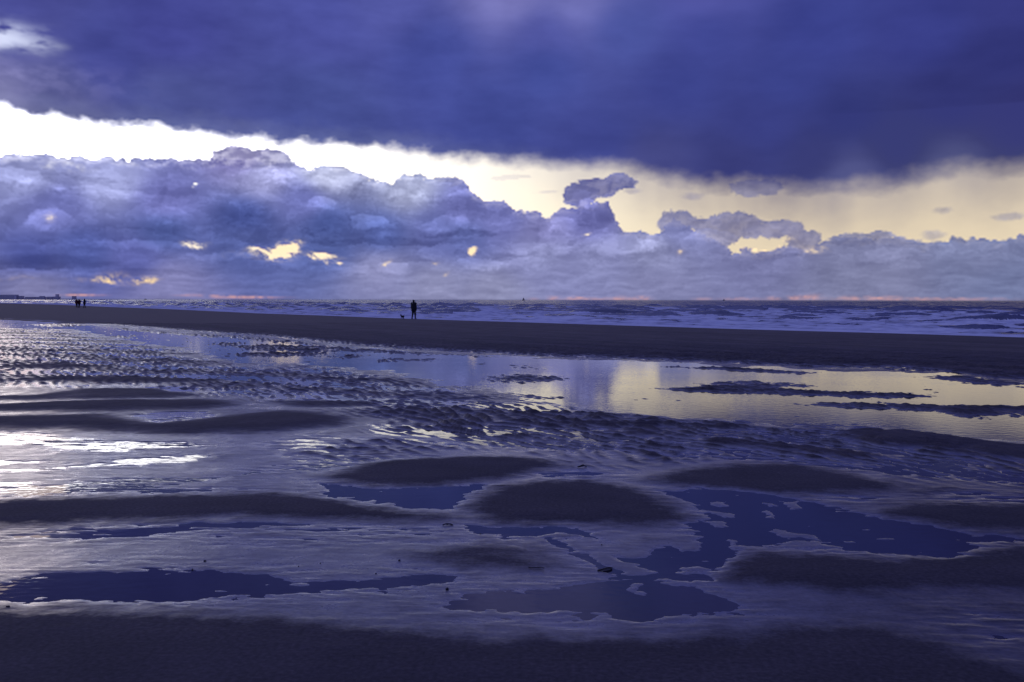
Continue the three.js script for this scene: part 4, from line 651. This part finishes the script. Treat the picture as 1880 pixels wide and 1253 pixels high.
// ---------------------------------------------------------------- a gull high over the sea
{
  const o = thing('gull', 'tiny pale gull gliding in the bright gap between the clouds', 'bird');
  const B = (a, ar, b, br) => [...a, ar, ...b, br];
  part('body', skin([B([0, 0, 0.20], 0.032, [0, 0, -0.02], 0.062), B([0, 0, -0.02], 0.062, [0, 0.01, -0.24], 0.022), B([0, 0.015, 0.24], 0.030, [0, 0.012, 0.26], 0.028), B([0, 0.008, 0.28], 0.014, [0, 0.0, 0.33], 0.006)], 0, 0.01, null, 0.010), matte(0.35, 0.35, 0.38), o);
  for (const sd of [-1, 1]) {
    const s = new THREE.Shape(); s.moveTo(0, 0.10); s.quadraticCurveTo(0.3, 0.20, 0.62, -0.06); s.quadraticCurveTo(0.34, 0.02, 0, -0.10); s.closePath();
    const g = new THREE.ExtrudeGeometry(s, { depth: 0.012, bevelEnabled: false }); g.rotateX(-Math.PI / 2); g.scale(sd, 1, -1); g.rotateZ(sd * 0.22); g.translate(sd * 0.03, 0.02, 0.02);
    if (sd < 0) { const ix = g.index; if (ix) { const a = ix.array; for (let i = 0; i < a.length; i += 3) { const t = a[i]; a[i] = a[i + 1]; a[i + 1] = t; } } }
    g.computeVertexNormals();
    part('wing', g, matte(0.30, 0.30, 0.33), o);
  }
  const D = 380, a = GULL[0] * Math.PI / 180, e = GULL[1] * Math.PI / 180;
  o.position.set(Math.sin(a) * D * Math.cos(e), EYE + D * Math.sin(e), -Math.cos(a) * D * Math.cos(e)); o.rotation.set(0, 0.5, 0.25);
}
// ---------------------------------------------------------------- bits washed up on the sand
function lump(rx, ry, rz, rough, seed) {
  const g = mergeVertices(new THREE.IcosahedronGeometry(1, 3).deleteAttribute('uv').deleteAttribute('normal')), p = g.attributes.position;
  for (let i = 0; i < p.count; i++) {
    const x = p.getX(i), y = p.getY(i), z = p.getZ(i), k = 1 + rough * (gn(x * 1.5 + seed, y * 1.5 + z) + 0.5 * gn(x * 3.3 + z * 2, y * 3.3 + seed));
    p.setXYZ(i, x * k * rx, y * k * ry, z * k * rz);
  }
  g.computeVertexNormals();
  return g;
}
function scrap(name, label, category, at, geometry, material, sink, group) {
  const m = new THREE.Mesh(geometry, material); m.name = numbered(name); m.castShadow = m.receiveShadow = true;
  m.userData = { label, category }; if (group) m.userData.group = group;
  m.scale.setScalar(name === 'seaweed' ? 0.62 : name === 'pebble' ? 0.7 : 1);
  m.position.set(at[0], Math.max(beachHeight(at[0], at[1]), 0) + sink, -at[1]); scene.add(m);
  return m;
}
const STONE = matte(0.030, 0.027, 0.030, 0.5), WEED = matte(0.016, 0.014, 0.012, 0.35);
function frond(list, r) {                              // a limp strand of weed lying on the sand
  const c = new THREE.CatmullRomCurve3(list.map(([x, y, z]) => new THREE.Vector3(x, y, z)));
  const g = new THREE.TubeGeometry(c, 24, r, 7), p = g.attributes.position;
  for (let i = 0; i < p.count; i++) p.setY(i, p.getY(i) * 0.7);
  g.computeVertexNormals();
  return g;
}
scrap('seaweed', 'dark clump of seaweed on the wet sand between the two middle mounds', 'seaweed', BITS[0], mergeGeometries([frond([[-0.07, 0.01, 0.05], [-0.02, 0.03, 0.01], [0.03, 0.045, -0.02], [0.05, 0.02, -0.03]], 0.016), frond([[-0.04, 0.006, 0.02], [0.0, 0.02, 0.03], [0.05, 0.03, 0.0], [0.085, 0.008, -0.03]], 0.012)]), WEED, 0.004);
scrap('seaweed', 'dark strand of seaweed beside the thin channel left of the sand islets', 'seaweed', BITS[1], mergeGeometries([frond([[-0.09, 0.006, 0.05], [-0.04, 0.012, 0.02], [0.03, 0.022, -0.02], [0.075, 0.010, -0.04]], 0.012), frond([[-0.02, 0.008, 0.02], [0.02, 0.02, 0.03], [0.07, 0.012, -0.01]], 0.009)]), WEED, 0.002);
scrap('twig', 'thin dark twig on the low mound left of the seaweed strand', 'twig', BITS[2], frond([[-0.05, 0.006, -0.02], [-0.01, 0.010, 0.0], [0.025, 0.008, -0.01], [0.055, 0.012, 0.012]], 0.0045), WEED, 0.001);
scrap('pebble', 'round dark pebble in the foamy film at the left end of the central pool', 'pebble', BITS[3], lump(0.014, 0.013, 0.016, 0.3, 1), STONE, 0.005);
scrap('pebble', 'dark pebble alone on the smooth wet flat left of the low mound', 'pebble', BITS[4], lump(0.011, 0.008, 0.013, 0.4, 2), STONE, 0.003);
scrap('pebble', 'larger of two dark pebbles on the wet flat above the long left pool', 'pebble', BITS[5], lump(0.013, 0.009, 0.012, 0.4, 3), STONE, 0.003);
scrap('pebble', 'smaller of two dark pebbles on the wet flat, nearer the long left pool', 'pebble', BITS[6], lump(0.010, 0.007, 0.011, 0.4, 4), STONE, 0.003);
scrap('pebble', 'flat dark pebble at the left edge below the long left pool', 'pebble', BITS[7], lump(0.018, 0.006, 0.014, 0.4, 5), STONE, 0.003);
scrap('seaweed', 'small tuft of seaweed at the right tip of the long left mound', 'seaweed', BITS[8], mergeGeometries([frond([[-0.05, 0.006, 0.02], [-0.01, 0.02, 0.0], [0.04, 0.014, -0.01], [0.08, 0.006, 0.02]], 0.010), frond([[0.0, 0.006, 0.03], [0.03, 0.018, 0.0], [0.06, 0.008, -0.03]], 0.008)]), WEED, 0.002);
const speck = lump(0.007, 0.005, 0.008, 0.4, 6);
[[10, 'tiny dark pebble on the sand spit just below the central mound'], [11, 'tiny dark pebble on the wet flat, right of the long left pool'], [12, 'tiny dark pebble in the middle of the wet flat above the long left pool'], [14, 'tiny dark pebble left of centre on the flat above the long left pool'], [15, 'tiny dark pebble on the wedge of sand among the islets']]
  .forEach(([n, label], i) => { const m = scrap('pebble', label, 'pebble', BITS[n], speck, STONE, 0.002, 'tiny pebbles strewn on the wet sand'); m.rotation.y = i * 1.3; });


renderer.render(scene, camera);
